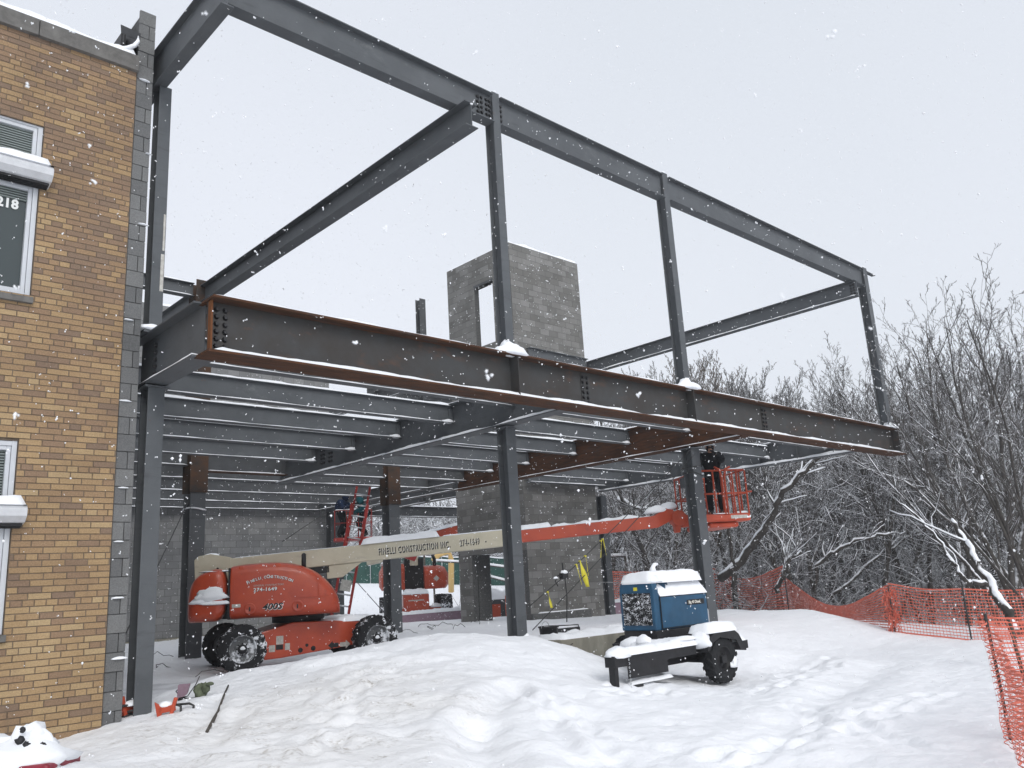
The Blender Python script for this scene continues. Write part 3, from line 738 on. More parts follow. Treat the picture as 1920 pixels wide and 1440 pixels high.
for (x, z, s_) in [(3.3, 0.1, .05), (3.28, 0.72, .04), (3.38, 4.62, .05), (3.27, 2.35, .05), (3.35, -0.55, .07), (3.26, 3.35, .04), (3.40, 5.6, .03), (3.3, 6.62, .05), (3.3, 1.33, .04)]:
    lump(mb, (x, 10.01, z), (s_*1.4, 0.025, s_*0.35), x*9+z, LW(0, 0, 0))
mb.build('snow_cap', M['shelf_snow'], bw_)
# roofing flap lifting at the coping corner
mb = MB()
pts = [(3.03, 6.93), (3.10, 6.97), (3.17, 7.05), (3.205, 7.16), (3.212, 7.28)]
vs = []; fs = []
for i, (x, z) in enumerate(pts): vs += [(x, 10.0, z), (x-0.02*i, 10.55, z+0.30+0.03*i)]
for i in range(len(pts)-1): fs.append((2*i, 2*i+2, 2*i+3, 2*i+1))
mb.add(vs, fs); mb.box(3.04, 3.07, 10.2, 10.9, 6.95, 7.32); mb.box(3.11, 3.13, 10.3, 10.9, 6.95, 7.4)
fl = mb.build('roofing_flap', M['dark']); sol = fl.modifiers.new('s', 'SOLIDIFY'); sol.thickness = 0.008
tag(fl, 'black roofing membrane flap curling up against the block wall at the brick coping end', 'roofing flap')
mb = MB(); mb.tube([(2.97, 10.0, 6.95), (3.06, 9.995, 6.985), (3.15, 9.99, 7.06), (3.19, 9.99, 7.14), (3.19, 9.99, 7.22)], [0.02, 0.03, 0.03, 0.025, 0.008], 8)
o = mb.build('snow_edge', M['shelf_snow'], fl, origin=False); o.location = tuple(-c for c in fl.location)

# ================================================================ STEEL FRAME
S = M['steel']; SD = M['steel_d']
GC = 'steel columns of the new frame'; GP = 'floor joists between the girders'; GR = 'roof level beams'
# columns of the ground floor
c1 = column('steel_column', 'grey steel column closest to the brick corner, standing in the snow', 'column', 3.66, 10.23, -1.75, 2.60, 0.20, 0.25, S, GC)
c2 = column('steel_column', 'grey steel column in front of the cream boom, bracing cables at its foot', 'column', 9.57, 10.23, -1.0, 2.60, 0.22, 0.24, S, GC, snow=0.0)
for xx in (0.12, 0.03):
    mb = MB(); lump(mb, (0.06+xx*0.5, -0.14, 0.14), (0.08, 0.05, 0.07), xx*10); 
mb.build('snow_heap', M['shelf_snow'], c2)
c3 = column('steel_column', 'grey steel column rising behind the blue welder, wire wrapped near its top', 'column', 14.93, 10.23, -1.15, 2.60, 0.30, 0.26, S, GC)
mb = MB()
for zz, dz in ((3.33, 0.05), (3.22, -0.06)):
    mb.tube([(-0.16, -0.14, zz), (0.0, -0.145, zz+dz*0.4), (0.16, -0.14, zz+dz), (0.16, 0.14, zz), (-0.16, 0.14, zz), (-0.16, -0.14, zz)], 0.009, 5)
mb.build('wrapped_wire', M['cable'], c3)
# cap plates
for c, bf in ((c1, .3), (c2, .3), (c3, .36)):
    hh = {c1: 4.35, c2: 3.6, c3: 3.75}[c]
    MB().box(-bf/2, bf/2, -0.17, 0.17, hh-0.022, hh-0.002).build('cap_plate', S, c)
cA = column('steel_column', 'thick dark column with rusty upper length, behind the rear end of the orange lift', 'column', 7.35, 17.8, -1.3, 7.12, 0.34, 0.36, S, GC, upper=2.3)
mb = MB(); mb.tube([(0.23*math.cos(a), 0.23*math.sin(a), 3.25+0.02*math.sin(a*2)) for a in [i*PI/8 for i in range(17)]], 0.018, 6)
mb.build('snow_ring', M['shelf_snow'], cA)
cB = column('steel_column', 'dark column with rusty top standing just right of the red ladder', 'column', 12.45, 17.8, -1.2, 3.2, 0.32, 0.34, S, GC, upper=2.15)
cC = column('steel_column', 'short dark steel column poking above the rust girder left of the block tower', 'column', 17.3, 22.6, 2.9, 10.1, 0.26, 0.26, SD, GC, base=False)
cD = column('steel_column', 'slim grey steel column against the right edge of the block tower wall', 'column', 20.75, 17.85, -1.2, 2.62, 0.26, 0.24, S, GC)
cE = column('steel_column', 'dark steel column at the right end of the rear block wall, behind the ladder', 'column', 15.3, 25.2, -1.2, 2.9, 0.5, 0.3, SD, GC)
# upper posts
GU = 'upper posts carrying the front roof beam'
u1 = column('steel_post', 'tall upper steel post over the column next to the brick corner', 'post', 3.62, 10.23, 3.285, 6.72, 0.16, 0.2, S, GU, base=True)
mb = MB(); mb.box(0.03, 0.072, -0.103, -0.1012, 0.55, 1.05); mb.box(0.045, 0.07, -0.103, -0.1012, 1.1, 1.6)
mb.build('paint_smear', M['decal'], u1)
u2 = column('steel_post', 'upper steel post crossing in front of the block tower', 'post', 8.10, 8.56, 3.27, 7.56, 0.15, 0.2, S, GU, base=True)
u3 = column('steel_post', 'upper steel post between the tower and the bare trees, second from the right end', 'post', 12.50, 8.56, 3.27, 7.56, 0.165, 0.20, S, GU, base=True)
u4 = column('steel_post', 'upper steel post at the right end of the rusty girder', 'post', 21.15, 8.56, 3.27, 7.56, 0.22, 0.22, S, GU, base=True)
for u, sx in ((u2, 1), (u3, 1), (u4, 0.7)):
    mb = MB(); lump(mb, (0.04, -0.08, 0.0), (0.30*sx, 0.16, 0.14*sx), u.location.x); lump(mb, (-0.02, -0.06, 0.05), (0.12*sx, 0.12, 0.15*sx), u.location.x+3)
    mb.build('snow_heap', M['shelf_snow'], u)
    mb = MB(); lump(mb, (0.0, -0.04, 4.29), (0.06, 0.07, 0.05), 2); mb.build('snow_cap', M['shelf_snow'], u)
mb = MB(); lump(mb, (-0.06, -0.12, 0.02), (0.16, 0.1, 0.07), 5); mb.build('snow_heap', M['shelf_snow'], u1)

# the big transfer girder
gd = thing('rusty_girder', 'deep long girder with rusty flanges crossing the whole front of the frame', 'girder', (3.62, 8.57, 3.26), 0)
GL = 17.95; gdep = 0.65
MB().box(0.0, GL, -0.009, 0.009, -gdep+0.028, -0.028).build('web', M['mill'], gd)
MB().box(-0.02, GL+0.02, -0.19, 0.19, -0.028, 0).build('top_flange', M['rust'], gd, 0.003, 1)
MB().box(-0.06, GL+0.10, -0.19, 0.19, -gdep, -gdep+0.028).build('bottom_flange', M['rust'], gd, 0.003, 1)
mb = MB(); snow_pad(mb, 0, GL, -0.188, 0.188, 0.0005, 0.045, seed=11, step=0.1, edge=0.03, rough=0.45, nfreq=1.2); mb.build('snow_cap', M['shelf_snow'], gd)
mb = MB(); snow_pad(mb, 0, GL, -0.191, -0.03, -gdep+0.0285, 0.045, seed=12, step=0.1, edge=0.03, rough=0.5, nfreq=1.2); mb.build('snow_ledge', M['shelf_snow'], gd)
MB().box(0.0, 0.02, -0.09, -0.011, -gdep+0.03, -0.03).build('end_angle', M['rust_b'], gd)
for x, m_ in ((4.55, M['mill']), (8.93, M['mill']), (17.75, M['mill'])):
    MB().box(x-0.008, x+0.008, -0.185, -0.01, -gdep+0.03, -0.03).build('stiffener', m_, gd)
MB().box(0.04, 0.24, -0.02, -0.0095, -gdep+0.05, -0.05).build('end_plate', M['mill'], gd)
for r_ in range(6):
    for x in (0.09, 0.19): bolt(gd, x, -0.02, -0.11-r_*0.085)
for x0 in (6.16, 11.58):
    MB().box(x0-0.09, x0+0.09, -0.02, -0.0095, -gdep+0.06, -0.05).build('splice_plate', M['mill'], gd)
    for r_ in range(6):
        for x in (-0.05, 0.05): bolt(gd, x0+x, -0.02, -0.12-r_*0.082)
# cantilever and main floor beams running back (towards +Y)
GM = 'main floor beams running back from the rusty girder'
s1 = beam('steel_beam', 'short deep beam joining the girder end to the column at the brick corner', 'beam', (3.65, 8.70), (3.65, 10.62), 3.26, 0.64, 0.28, S, GM, snow_top=0.02, snow_bot=0.03, tf=0.022)
for r_ in range(5): 
    b_ = bolt(s1, 1.42, 0.012, -0.14-r_*0.09); b_.rotation_euler = (0, 0, PI)
m2 = beam('steel_beam', 'deep grey beam running back over the column in front of the cream boom', 'beam', (9.52, 8.77), (9.52, 18.1), 3.26, 0.64, 0.26, S, GM, snow_top=0.03, snow_bot=0.04, tf=0.02)
for x in (7.0, 7.1, 7.32, 7.42):
    for r_ in range(4): b_ = bolt(m2, x, 0.011, -0.15-r_*0.09); b_.rotation_euler = (0, 0, PI)
m3 = beam('steel_beam', 'deep rust brown beam running back above the column behind the welder', 'beam', (14.97, 8.77), (14.97, 18.1), 3.30, 0.66, 0.28, M['rust'], GM, snow_top=0.03, snow_bot=0.02, tf=0.02)
m4 = beam('steel_beam', 'grey stiffened beam running back at the right end, above the worker', 'beam', (20.5, 8.77), (20.5, 17.7), 3.30, 0.58, 0.26, S, GM, snow_top=0.03, snow_bot=0.05, tf=0.02)
for x in (0.9, 1.9, 3.0, 4.4, 5.6, 6.9, 8.0):
    MB().box(x-0.006, x+0.006, 0.008, 0.115, -0.555, -0.025).build('stiffener', S, m4)
# joists
def joists(x0, x1, ys, zt, labels, d=0.32):
    pr = None
    for i, y in enumerate(ys):
        if pr is None:
            pr = beam('steel_joist', labels[i], 'joist', (x0, y), (x1, y), zt, d, 0.15, S, GP, snow_top=0.035, snow_bot=0.016, tf=0.01, tw=0.008, ends=2)
            L = x1-x0
            mb = MB(); lump(mb, (L-0.12, -0.035, -d+0.012), (0.13, 0.03, 0.055), 1, amp=0.5); mb.build('snow_heap', M['shelf_snow'], pr)
            r = pr
        else:
            r = copy_tree(pr); r.location = (x0, y, zt)
            # each joist keeps its own settled snow
            for ch in r.children:
                if ch.name.startswith('snow_cap'):
                    mb = MB(); snow_pad(mb, 0, x1-x0, -0.071, 0.071, 0.0005, 0.03+0.02*rnd.random(), seed=100+i*7+int(x0), step=0.09, edge=0.02, rough=0.7, nfreq=1.0)
                    me_ = bpy.data.meshes.new('snow_cap'); me_.from_pydata(mb.v, [], mb.f); me_.materials.append(M['shelf_snow'])
                    me_.polygons.foreach_set('use_smooth', [True]*len(mb.f)); ch.data = me_
            r['label'] = labels[i]
on = ['nearest', 'second', 'third', 'fourth', 'fifth', 'sixth', 'seventh']
beam('steel_joist', 'nearest joist behind the girder in the left bay, starting at the deep corner beam', 'joist', (3.67, 9.95), (9.50, 9.95), 3.225, 0.32, 0.15, S, GP, snow_top=0.035, snow_bot=0.016, tf=0.01, tw=0.008, ends=2)
joists(3.47, 9.50, [11.58, 13.22, 14.84, 16.46], 3.225, ['%s joist behind the girder in the left bay, snow along its edges' % on[i+1] for i in range(4)])
joists(9.54, 14.95, [10.22, 11.88, 13.55, 15.2, 16.6], 3.275, ['%s joist behind the girder in the middle bay, ending at the rust brown beam' % on[i] for i in range(5)])
joists(14.99, 20.48, [9.9, 11.55, 13.2, 14.85, 16.45], 3.22, ['%s joist behind the girder in the right bay, above the lift basket' % on[i] for i in range(5)])
# rear rows
GB = 'rear floor beams over the rows of dark columns'
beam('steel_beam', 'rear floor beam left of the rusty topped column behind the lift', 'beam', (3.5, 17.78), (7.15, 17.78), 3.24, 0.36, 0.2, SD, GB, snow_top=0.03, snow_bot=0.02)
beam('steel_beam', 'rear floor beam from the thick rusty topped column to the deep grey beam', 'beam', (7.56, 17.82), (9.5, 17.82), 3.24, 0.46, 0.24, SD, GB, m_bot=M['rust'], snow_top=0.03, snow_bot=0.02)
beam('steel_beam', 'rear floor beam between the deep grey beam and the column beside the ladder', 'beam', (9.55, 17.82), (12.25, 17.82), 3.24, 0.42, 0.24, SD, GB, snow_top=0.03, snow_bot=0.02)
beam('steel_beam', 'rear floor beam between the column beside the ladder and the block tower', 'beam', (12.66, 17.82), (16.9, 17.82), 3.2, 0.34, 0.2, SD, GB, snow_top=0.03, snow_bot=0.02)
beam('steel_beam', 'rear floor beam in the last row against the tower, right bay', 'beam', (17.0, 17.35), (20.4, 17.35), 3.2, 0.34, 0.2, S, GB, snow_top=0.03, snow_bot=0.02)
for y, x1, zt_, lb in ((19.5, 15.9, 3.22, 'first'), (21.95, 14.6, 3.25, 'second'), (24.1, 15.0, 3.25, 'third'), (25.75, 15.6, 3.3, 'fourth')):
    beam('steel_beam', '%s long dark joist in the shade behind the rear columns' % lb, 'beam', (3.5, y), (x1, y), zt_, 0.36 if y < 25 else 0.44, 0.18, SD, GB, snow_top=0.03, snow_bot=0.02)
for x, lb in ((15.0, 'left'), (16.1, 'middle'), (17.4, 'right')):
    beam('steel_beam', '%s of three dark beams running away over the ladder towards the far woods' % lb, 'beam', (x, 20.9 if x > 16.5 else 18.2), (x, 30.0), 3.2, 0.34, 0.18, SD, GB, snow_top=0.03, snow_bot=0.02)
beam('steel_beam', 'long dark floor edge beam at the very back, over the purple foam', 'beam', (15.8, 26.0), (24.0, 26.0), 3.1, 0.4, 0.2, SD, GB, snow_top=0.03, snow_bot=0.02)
# roof level
f1 = beam('steel_beam', 'front roof beam length from the frame corner to the post before the tower', 'beam', (3.635, 8.52), (8.02, 8.52), 7.5, 0.5, 0.2, S, GR, snow_top=0.02, snow_bot=0.0, tf=0.018)
f2 = beam('steel_beam', 'front roof beam length between the two middle posts', 'beam', (8.18, 8.52), (12.40, 8.52), 7.5, 0.5, 0.2, S, GR, snow_top=0.02, snow_bot=0.0, tf=0.018)
f3 = beam('steel_beam', 'front roof beam length reaching the post at the right end', 'beam', (12.60, 8.52), (21.03, 8.52), 7.5, 0.5, 0.2, S, GR, snow_top=0.02, snow_bot=0.0, tf=0.018)
MB().box(4.145, 4.365, -0.02, -0.0075, -0.43, -0.07).build('splice_plate', S, f1)
for x in (4.115, 4.185, 4.285, 4.345):
    for r_ in range(4): bolt(f1, x, -0.02 if x > 4.14 else -0.006, -0.12-r_*0.085)
for x in (0.05,):
    for r_ in range(4): bolt(f2, x, -0.006, -0.12-r_*0.085)
MB().box(8.6, 9.15, -0.08, 0.02, -0.04, -0.018).build('end_tab', S, f3)
MB().box(-0.02, 0.02, -0.05, 0.05, 0.0, 0.001)
r1 = beam('steel_beam', 'stubby roof beam reaching forward over the brick corner column', 'beam', (3.55, 8.10), (3.55, 10.7), 7.25, 0.545, 0.16, S, GR, snow_top=0.0, snow_bot=0.0, tf=0.018)
r2 = beam('steel_beam', 'long roof beam running back diagonally across the sky', 'beam', (7.36, 8.22), (7.36, 17.6), 6.985, 0.40, 0.24, S, GR, snow_top=0.0, snow_bot=0.0, tf=0.018)
r3 = beam('steel_beam', 'roof beam running from the right end post back to the tower', 'beam', (20.25, 8.35), (20.25, 17.58), 6.985, 0.42, 0.2, S, GR, snow_top=0.0, snow_bot=0.03, tf=0.016)
for x in (0.08, 0.16):
    for r_ in range(4): b_ = bolt(r3, x, 0.006, -0.1-r_*0.075); b_.rotation_euler = (0, 0, PI)
beam('steel_beam', 'roof beam against the front of the tower, low behind the girder', 'beam', (17.45, 17.45), (20.13, 17.45), 7.05, 0.40, 0.2, S, GR, snow_top=0.02, snow_bot=0.02)
beam('steel_beam', 'small roof beam with snow, left of the rusty column top', 'beam', (3.5, 17.8), (7.16, 17.8), 7.06, 0.32, 0.18, S, GR, snow_top=0.03, snow_bot=0.02)
beam('steel_beam', 'roof beam running back behind the rusty column top', 'beam', (7.35, 18.05), (7.35, 25.9), 7.0, 0.36, 0.2, S, GR, snow_top=0.02, snow_bot=0.02)
beam('steel_beam', 'dark roof beam seen through the gap under the girder, left one', 'beam', (15.9, 24.0), (22.0, 24.0), 7.0, 0.4, 0.2, SD, GR, snow_top=0.02, snow_bot=0.02)
beam('steel_beam', 'dark roof beam seen through the gap under the girder, crossing one', 'beam', (16.3, 20.9), (16.3, 30.0), 6.9, 0.4, 0.2, SD, GR, snow_top=0.02, snow_bot=0.02)
# small bracket past the girder's right end
mb = MB(); mb.box(21.75, 22.0, 8.9, 8.93, 3.05, 3.25); mb.box(21.55, 21.76, 8.9, 8.92, 3.12, 3.2); o = mb.build('steel_bracket', S); tag(o, 'small grey bracket jutting out beyond the right tip of the rusty girder', 'bracket')

# ================================================================ BLOCK TOWER
tw_ = thing('block_tower', 'tall grey concrete block stair tower with a door hole in its left face', 'tower', (18.6, 17.6, -1.3))
TL = lambda x, y, z: T(x-18.6, y-17.6, z+1.3)
tH = 58*0.2032
mb = MB(); masonry(mb, 3.2, tH, 0.4064, 0.2032, 0.009, TL(17.03, 17.6, -1.3), seed=9, rec=0.004)
mb.box(17.04, 20.22, 17.605, 17.80, -1.3, -1.3+tH-0.001, TL(0, 0, 0), 1)
mb.build('front_wall', [M['cmu_t'], M['mortar_g']], tw_)
# left face looks to -X : local x runs along -Y
ML = TL(17.03, 20.72, -1.3) @ RZ(-PI/2)
q = 0.2032
dl = (20.72-19.35, 20.72-18.45, 43*q, 53*q); dlo = (20.72-20.08, 20.72-17.62, 0, 11*q)
mb = MB(); masonry(mb, 3.12, tH, 0.4064, 0.2032, 0.009, ML, holes=[dl, dlo], seed=10, rec=0.004)
z0 = -1.3
def sb(ya, yb, za, zb_): mb.box(17.035, 17.23, ya, yb, za, zb_, TL(0, 0, 0), 1)
top = z0+tH-0.001
sb(20.08, 20.71, z0, z0+11*q); sb(17.8, 20.71, z0+11*q, z0+43*q); sb(17.8, 18.45, z0+43*q, z0+53*q); sb(19.35, 20.71, z0+43*q, z0+53*q); sb(17.8, 20.71, z0+53*q, top)
mb.build('side_wall', [M['cmu_t'], M['mortar_g']], tw_)
mb = MB(); mb.box(17.24, 17.75, 20.05, 20.25, -1.3, 0.94, TL(0, 0, 0)); mb.build('inner_wall', M['mortar_g'], tw_)
mb = MB(); mb.box(17.02, 17.26, 18.43, 19.37, z0+53*q, z0+53*q+0.08, TL(0, 0, 0)); mb.build('door_lintel', SD, tw_)
mb = MB(); snow_pad(mb, 17.03, 20.23, 17.6, 17.8, top+0.002, 0.09, TL(0, 0, 0), seed=21, edge=0.05); snow_pad(mb, 17.03, 17.24, 17.82, 20.7, top+0.002, 0.06, TL(0, 0, 0), seed=22, edge=0.05)
snow_pad(mb, 17.3, 19.4, 17.5, 17.6, -0.86, 0.03, TL(0, 0, 0), seed=23, edge=0.03)
mb.build('snow_cap', M['shelf_snow'], tw_)
mb = MB(); mb.box(17.0, 19.45, 17.47, 17.598, -1.4, -0.86, TL(0, 0, 0)); mb.build('footing', M['mortar_g'], tw_)

# rear block wall
rw = thing('rear_block_wall', 'long grey block wall closing the back of the frame behind the orange lift', 'wall', (9.5, 26.0, -1.3))
RL = lambda x, y, z: T(x-9.5, y-26.0, z+1.3)
mb = MB(); masonry(mb, 12.1, 51*q, 0.4064, 0.2032, 0.009, RL(3.5, 26.02, -0.98), seed=12, rec=0.004)
mb.box(3.5, 15.58, 26.026, 26.24, -0.98, -0.98+51*q-0.001, RL(0, 0, 0), 1)
mb.build('blockwork', [M['cmu'], M['mortar_g']], rw)
mb = MB(); mb.box(3.5, 15.6, 25.95, 26.3, -1.6, -0.985, RL(0, 0, 0)); mb.build('concrete_footing', M['concrete'], rw)
mb = MB(); snow_pad(mb, 3.5, 15.6, 26.02, 26.24, -0.98+51*q, 0.08, RL(0, 0, 0), seed=31, edge=0.05, step=0.12); mb.build('snow_cap', M['shelf_snow'], rw)

# foundation wall and insulation boards
fw = thing('concrete_foundation_wall', 'low grey concrete foundation wall holding back snow behind the blue welder', 'wall', (11.6, 10.1, -2.0))
FL = lambda x, y, z: T(x-11.6, y-10.1, z+2.0)
mb = MB(); mb.box(10.33, 13.2, 10.0, 10.22, -2.2, -0.95, FL(0, 0, 0)); mb.box(10.33, 10.55, 10.2205, 10.6, -2.2, -0.955, FL(0, 0, 0)); mb.build('concrete_wall', M['concrete'], fw, 0.01)
mb = MB(); snow_pad(mb, 10.42, 13.2, 10.005, 10.75, -0.97, 0.09, FL(0, 0, 0), seed=41, edge=0.06, rough=0.5, step=0.08); mb.build('snow_cap', M['shelf_snow'], fw)
def foam(x0, x1, y, z0, z1, label, h=0.12):
    t_ = thing('foam_board', label, 'foam board', ((x0+x1)/2, y, z0), 0, 'purple foam boards on the foundations')
    a = (x1-x0)/2
    MB().box(-a, a, -0.05, 0.05, 0, z1-z0).build('board', M['purple'], t_, 0.01)
    mb = MB(); snow_pad(mb, -a, a, -0.07, 0.25, z1-z0, h, seed=x0, edge=0.07, rough=0.4); mb.build('snow_cap', M['shelf_snow'], t_)
foam(15.6, 20.9, 25.4, -1.5, -0.86, 'long purple foam board topped with snow in front of the distant lift')
foam(21.3, 25.5, 18.3, -1.4, -0.78, 'purple foam board right of the tower, partly behind the welder', 0.08)

# ================================================================ BOOM LIFTS
def wheel(parent, x, y, z, r=0.42, wdt=0.36, face=-1, steer=0, snow=True, dark_rim=False, tube_rim=True):
    """wheel with its axle along y; face=-1: outer side towards -y"""
    wt = bpy.data.objects.new('wheel', None); C.objects.link(wt); wt.parent = parent; wt.location = (x, y, z); wt.rotation_euler = (0, 0, steer)
    h = wdt/2; f = face
    mb = MB()
    prof = [(r*0.56, h*0.8), (r*0.72, h), (r*0.90, h*0.94), (r*0.96, h*0.8), (r*0.965, 0), (r*0.96, -h*0.8), (r*0.90, -h*0.94), (r*0.72, -h), (r*0.56, -h*0.8)]
    mb.lathe(prof, 40)
    nl = 18
    for k in range(nl):
        for sd in (1, -1):
            a0 = 2*PI*(k+(0.5 if sd > 0 else 0))/nl
            Mx = RY(a0)
            # slanted lug bar from the shoulder to the middle
            p = [(-0.03, sd*h*1.0, r*0.90), (0.03, sd*h*1.0, r*0.90), (0.03+0.07, sd*0.012, r*0.955), (0.10-0.05, sd*0.012, r*0.955)]
            q_ = [(-0.025, sd*h*0.97, r*0.985), (0.022, sd*h*0.97, r*0.985), (0.095, sd*0.012, r*1.0), (0.055, sd*0.012, r*1.0)]
            fs = [(4,5,6,7), (0,1,5,4), (1,2,6,5), (2,3,7,6), (3,0,4,7)]
            mb.add(p+q_, fs, Mx)
    mb.build('tyre', M['tyre_snow'] if snow else M['rubber'], wt)
    mb = MB()
    y0 = f*h*0.8
    mb.lathe([(r*0.57, f*h*0.83), (r*0.54, f*h*0.9), (r*0.52, f*h*0.80), (r*0.50, f*h*0.35), (r*0.30, f*h*0.25), (r*0.27, f*h*0.5), (r*0.0, f*h*0.5)], 28)
    rim = mb.build('rim', (M['rim_snow'] if snow else M['rim']) if not dark_rim else M['dark'], wt)
    mb = MB(); mb.lathe([(0.001, f*h*0.72), (r*0.14, f*h*0.72), (r*0.19, f*h*0.6), (r*0.2, f*h*0.5)], 14)
    for k in range(8):
        a = k*PI/4; mb.lathe([(0.001, f*h*0.62), (0.014, f*h*0.62), (0.016, f*h*0.48)], 6, T(r*0.235*math.cos(a), 0, r*0.235*math.sin(a)))
    mb.build('hub', M['dark'], rim)
    if snow:
        mb = MB()
        lump(mb, (0, f*h*0.62, -0.0), (r*0.13, 0.03, r*0.13), 3)
        mb.build('packed_snow', M['shelf_snow'], wt)
    return wt

def loft(mb, secs, M_=None, mi=0, smooth=True, cap=True):
    """secs: list of rings (same count) joined into a skin"""
    vs = []; fs = []; n_ = len(secs[0])
    for s_ in secs: vs += s_
    for i in range(len(secs)-1):
        for q_ in range(n_):
            j = (q_+1) % n_; fs.append((i*n_+q_, i*n_+j, (i+1)*n_+j, (i+1)*n_+q_))
    if cap: fs.append(tuple(range(n_-1, -1, -1))); fs.append(tuple((len(secs)-1)*n_+q_ for q_ in range(n_)))
    mb.add(vs, fs, M_, mi, smooth)

# ---- the near boom lift
GZ0 = -1.26
LX, LY = 8.40, 15.20
A_CH = math.radians(-16.4); A_UP = math.radians(-30.8)
lift = thing('boom_lift', 'large near orange boom lift with cream boom, 400S on its hood', 'boom lift', (LX, LY, GZ0), A_CH)
# chassis: local x forward
mb = MB()
poly = [(-1.15, 0.28), (-0.98, 0.62), (-0.25, 0.80), (0.55, 0.78), (1.10, 0.72), (1.35, 0.52), (1.22, 0.34), (0.45, 0.26), (-0.45, 0.18), (-0.95, 0.16)]
mb.prism(poly, -0.62, 0.62); mb.build('chassis', M['orange'], lift, 0.02)
mb = MB()
for x in (-1.22, 1.22): mb = MB(); mb.box(x-0.11, x+0.11, -0.86, 0.86, 0.32, 0.52); mb.build('axle', M['orange'], lift, 0.02)
wheel(lift, -1.22, -1.0, 0.42, 0.42, 0.34, -1); wheel(lift, 1.22, -1.0, 0.42, 0.42, 0.34, -1, steer=0.12, dark_rim=False)
wheel(lift, -1.22, 1.0, 0.42, 0.42, 0.34, 1, snow=False); wheel(lift, 1.22, 1.0, 0.42, 0.42, 0.34, 1, steer=0.12, snow=False)
mb = MB()   # decals and holes on the chassis side
for (x, z, w_, h_) in ((-0.48, 0.50, 0.13, 0.15), (-0.62, 0.36, 0.11, 0.12), (-0.34, 0.375, 0.09, 0.12)):
    mb = MB(); mb.box(x-w_/2, x+w_/2, -0.6235, -0.6205, z-h_/2, z+h_/2); mb.build('decal', M['decal'], lift)
MB().box(-0.55, -0.42, -0.6238, -0.6208, 0.33, 0.42).build('dark_decal', M['ink'], lift)
for (x, z, r_) in ((-0.10, 0.29, 0.045), (0.02, 0.37, 0.03), (0.14, 0.305, 0.045)): mb = MB(); mb.lathe([(0.0, -0.6225), (r_, -0.6225), (r_, -0.61)], 12, T(x, 0, z)); mb.build('bolt_hole', M['ink'], lift)
ar0 = [(0.0, .31-.02), (.09, .37), (.09, .33), (.20, .33), (.20, .25), (.09, .25), (.09, .21)]
mb = MB(); mb.add([(p[0]+.42, -0.6235, p[1]+.04) for p in ar0][::-1], [tuple(range(7))]); mb.build('arrow_decal', M['ink'], lift)
mb = MB(); mb.add([(.85-p[0], -0.6235, p[1]+.04) for p in ar0], [tuple(range(7))]); mb.build('arrow_decal', M['decal'], lift)
mb = MB(); snow_pad(mb, 0.30, 1.25, -0.62, 0.62, 0.745, 0.10, seed=61, edge=0.12); snow_pad(mb, -1.0, -0.6, -0.6, 0.6, 0.62, 0.05, seed=62, edge=0.1)
mb.build('snow_cap', M['shelf_snow'], lift)
mb = MB(); mb.lathe([(0.0, 0), (0.50, 0), (0.50, 0.16), (0.0, 0.16)], 28, T(0, 0, 0.80) @ RX(PI/2)); mb.build('turntable_ring', M['dark'], lift)
# upper structure frame relative to the chassis
UP = RZ(A_UP-A_CH)
# hood (near side), with counterweight behind
def hood_ring(x, ztop, y_out, zb=0.92, y_in=-0.28, bev=0.14):
    """ring in y-z at x; outer side at y_out (negative)"""
    pts = [(y_in, zb), (y_out+0.10, zb), (y_out+0.03, zb+0.05), (y_out, zb+0.14), (y_out, zb+0.24), (y_out, min(zb+0.45, ztop-bev*2.2)), (y_out+0.004, ztop-bev*1.4), (y_out+0.04, ztop-bev*0.7), (y_out+bev*0.6, ztop-bev*0.25), (y_out+bev*1.3, ztop-0.02), (y_out+bev*2.2, ztop), (y_in, ztop)]
    return [(x, y, z) for y, z in pts]
mb = MB()
hx = [(-1.17, 1.88, 0), (-1.1, 1.89, 0), (-0.9, 1.91, 0), (-0.6, 1.92, 0), (-0.3, 1.915, 0), (-0.05, 1.88, 0), (0.18, 1.80, 0.01), (0.38, 1.69, 0.03), (0.55, 1.54, 0.06), (0.68, 1.38, 0.11), (0.76, 1.22, 0.18), (0.785, 1.08, 0.25)]
secs = [hood_ring(x, z, -1.10+dy, bev=0.13) for x, z, dy in hx]
loft(mb, secs, UP)
hood = mb.build('hood', M['orange'], lift); 
mm = hood.modifiers.new('sub', 'SUBSURF'); mm.levels = 2; mm.render_levels = 2
for e in hood.data.edges: pass
cre = hood.data.attributes.new('crease_edge', 'FLOAT', 'EDGE')
n_r = 12; nv_ = len(secs)*n_r; cv = []
for e in hood.data.edges:
    a, b_ = e.vertices; ia, ib = a//n_r, b_//n_r
    cv.append(0.9 if (ia == ib and ia in (0,)) else 0.0)
cre.data.foreach_set('value', cv)
mb = MB()
secs = [hood_ring(x, z, -1.09+dy, zb=0.90) for x, z, dy in [(-1.93, 1.40, 0.24), (-1.88, 1.60, 0.12), (-1.78, 1.75, 0.06), (-1.55, 1.85, 0.02), (-1.21, 1.88, 0.0)]]
loft(mb, secs, UP); cw_ = mb.build('counterweight', M['orange'], lift)
mm = cw_.modifiers.new('sub', 'SUBSURF'); mm.levels = 1; mm.render_levels = 2
mb = MB(); lump(mb, (-1.50, -1.055, 1.33), (0.28, 0.05, 0.17), 4, UP, amp=0.6); lump(mb, (-1.68, -1.00, 1.26), (0.17, 0.08, 0.13), 14, UP, amp=0.5); lump(mb, (-1.42, -1.07, 1.22), (0.26, 0.05, 0.06), 24, UP, amp=0.3); lump(mb, (-1.45, -0.7, 1.795), (0.3, 0.3, 0.03), 34, UP, amp=0.3)
mb.build('snow_patch', M['shelf_snow'], cw_)
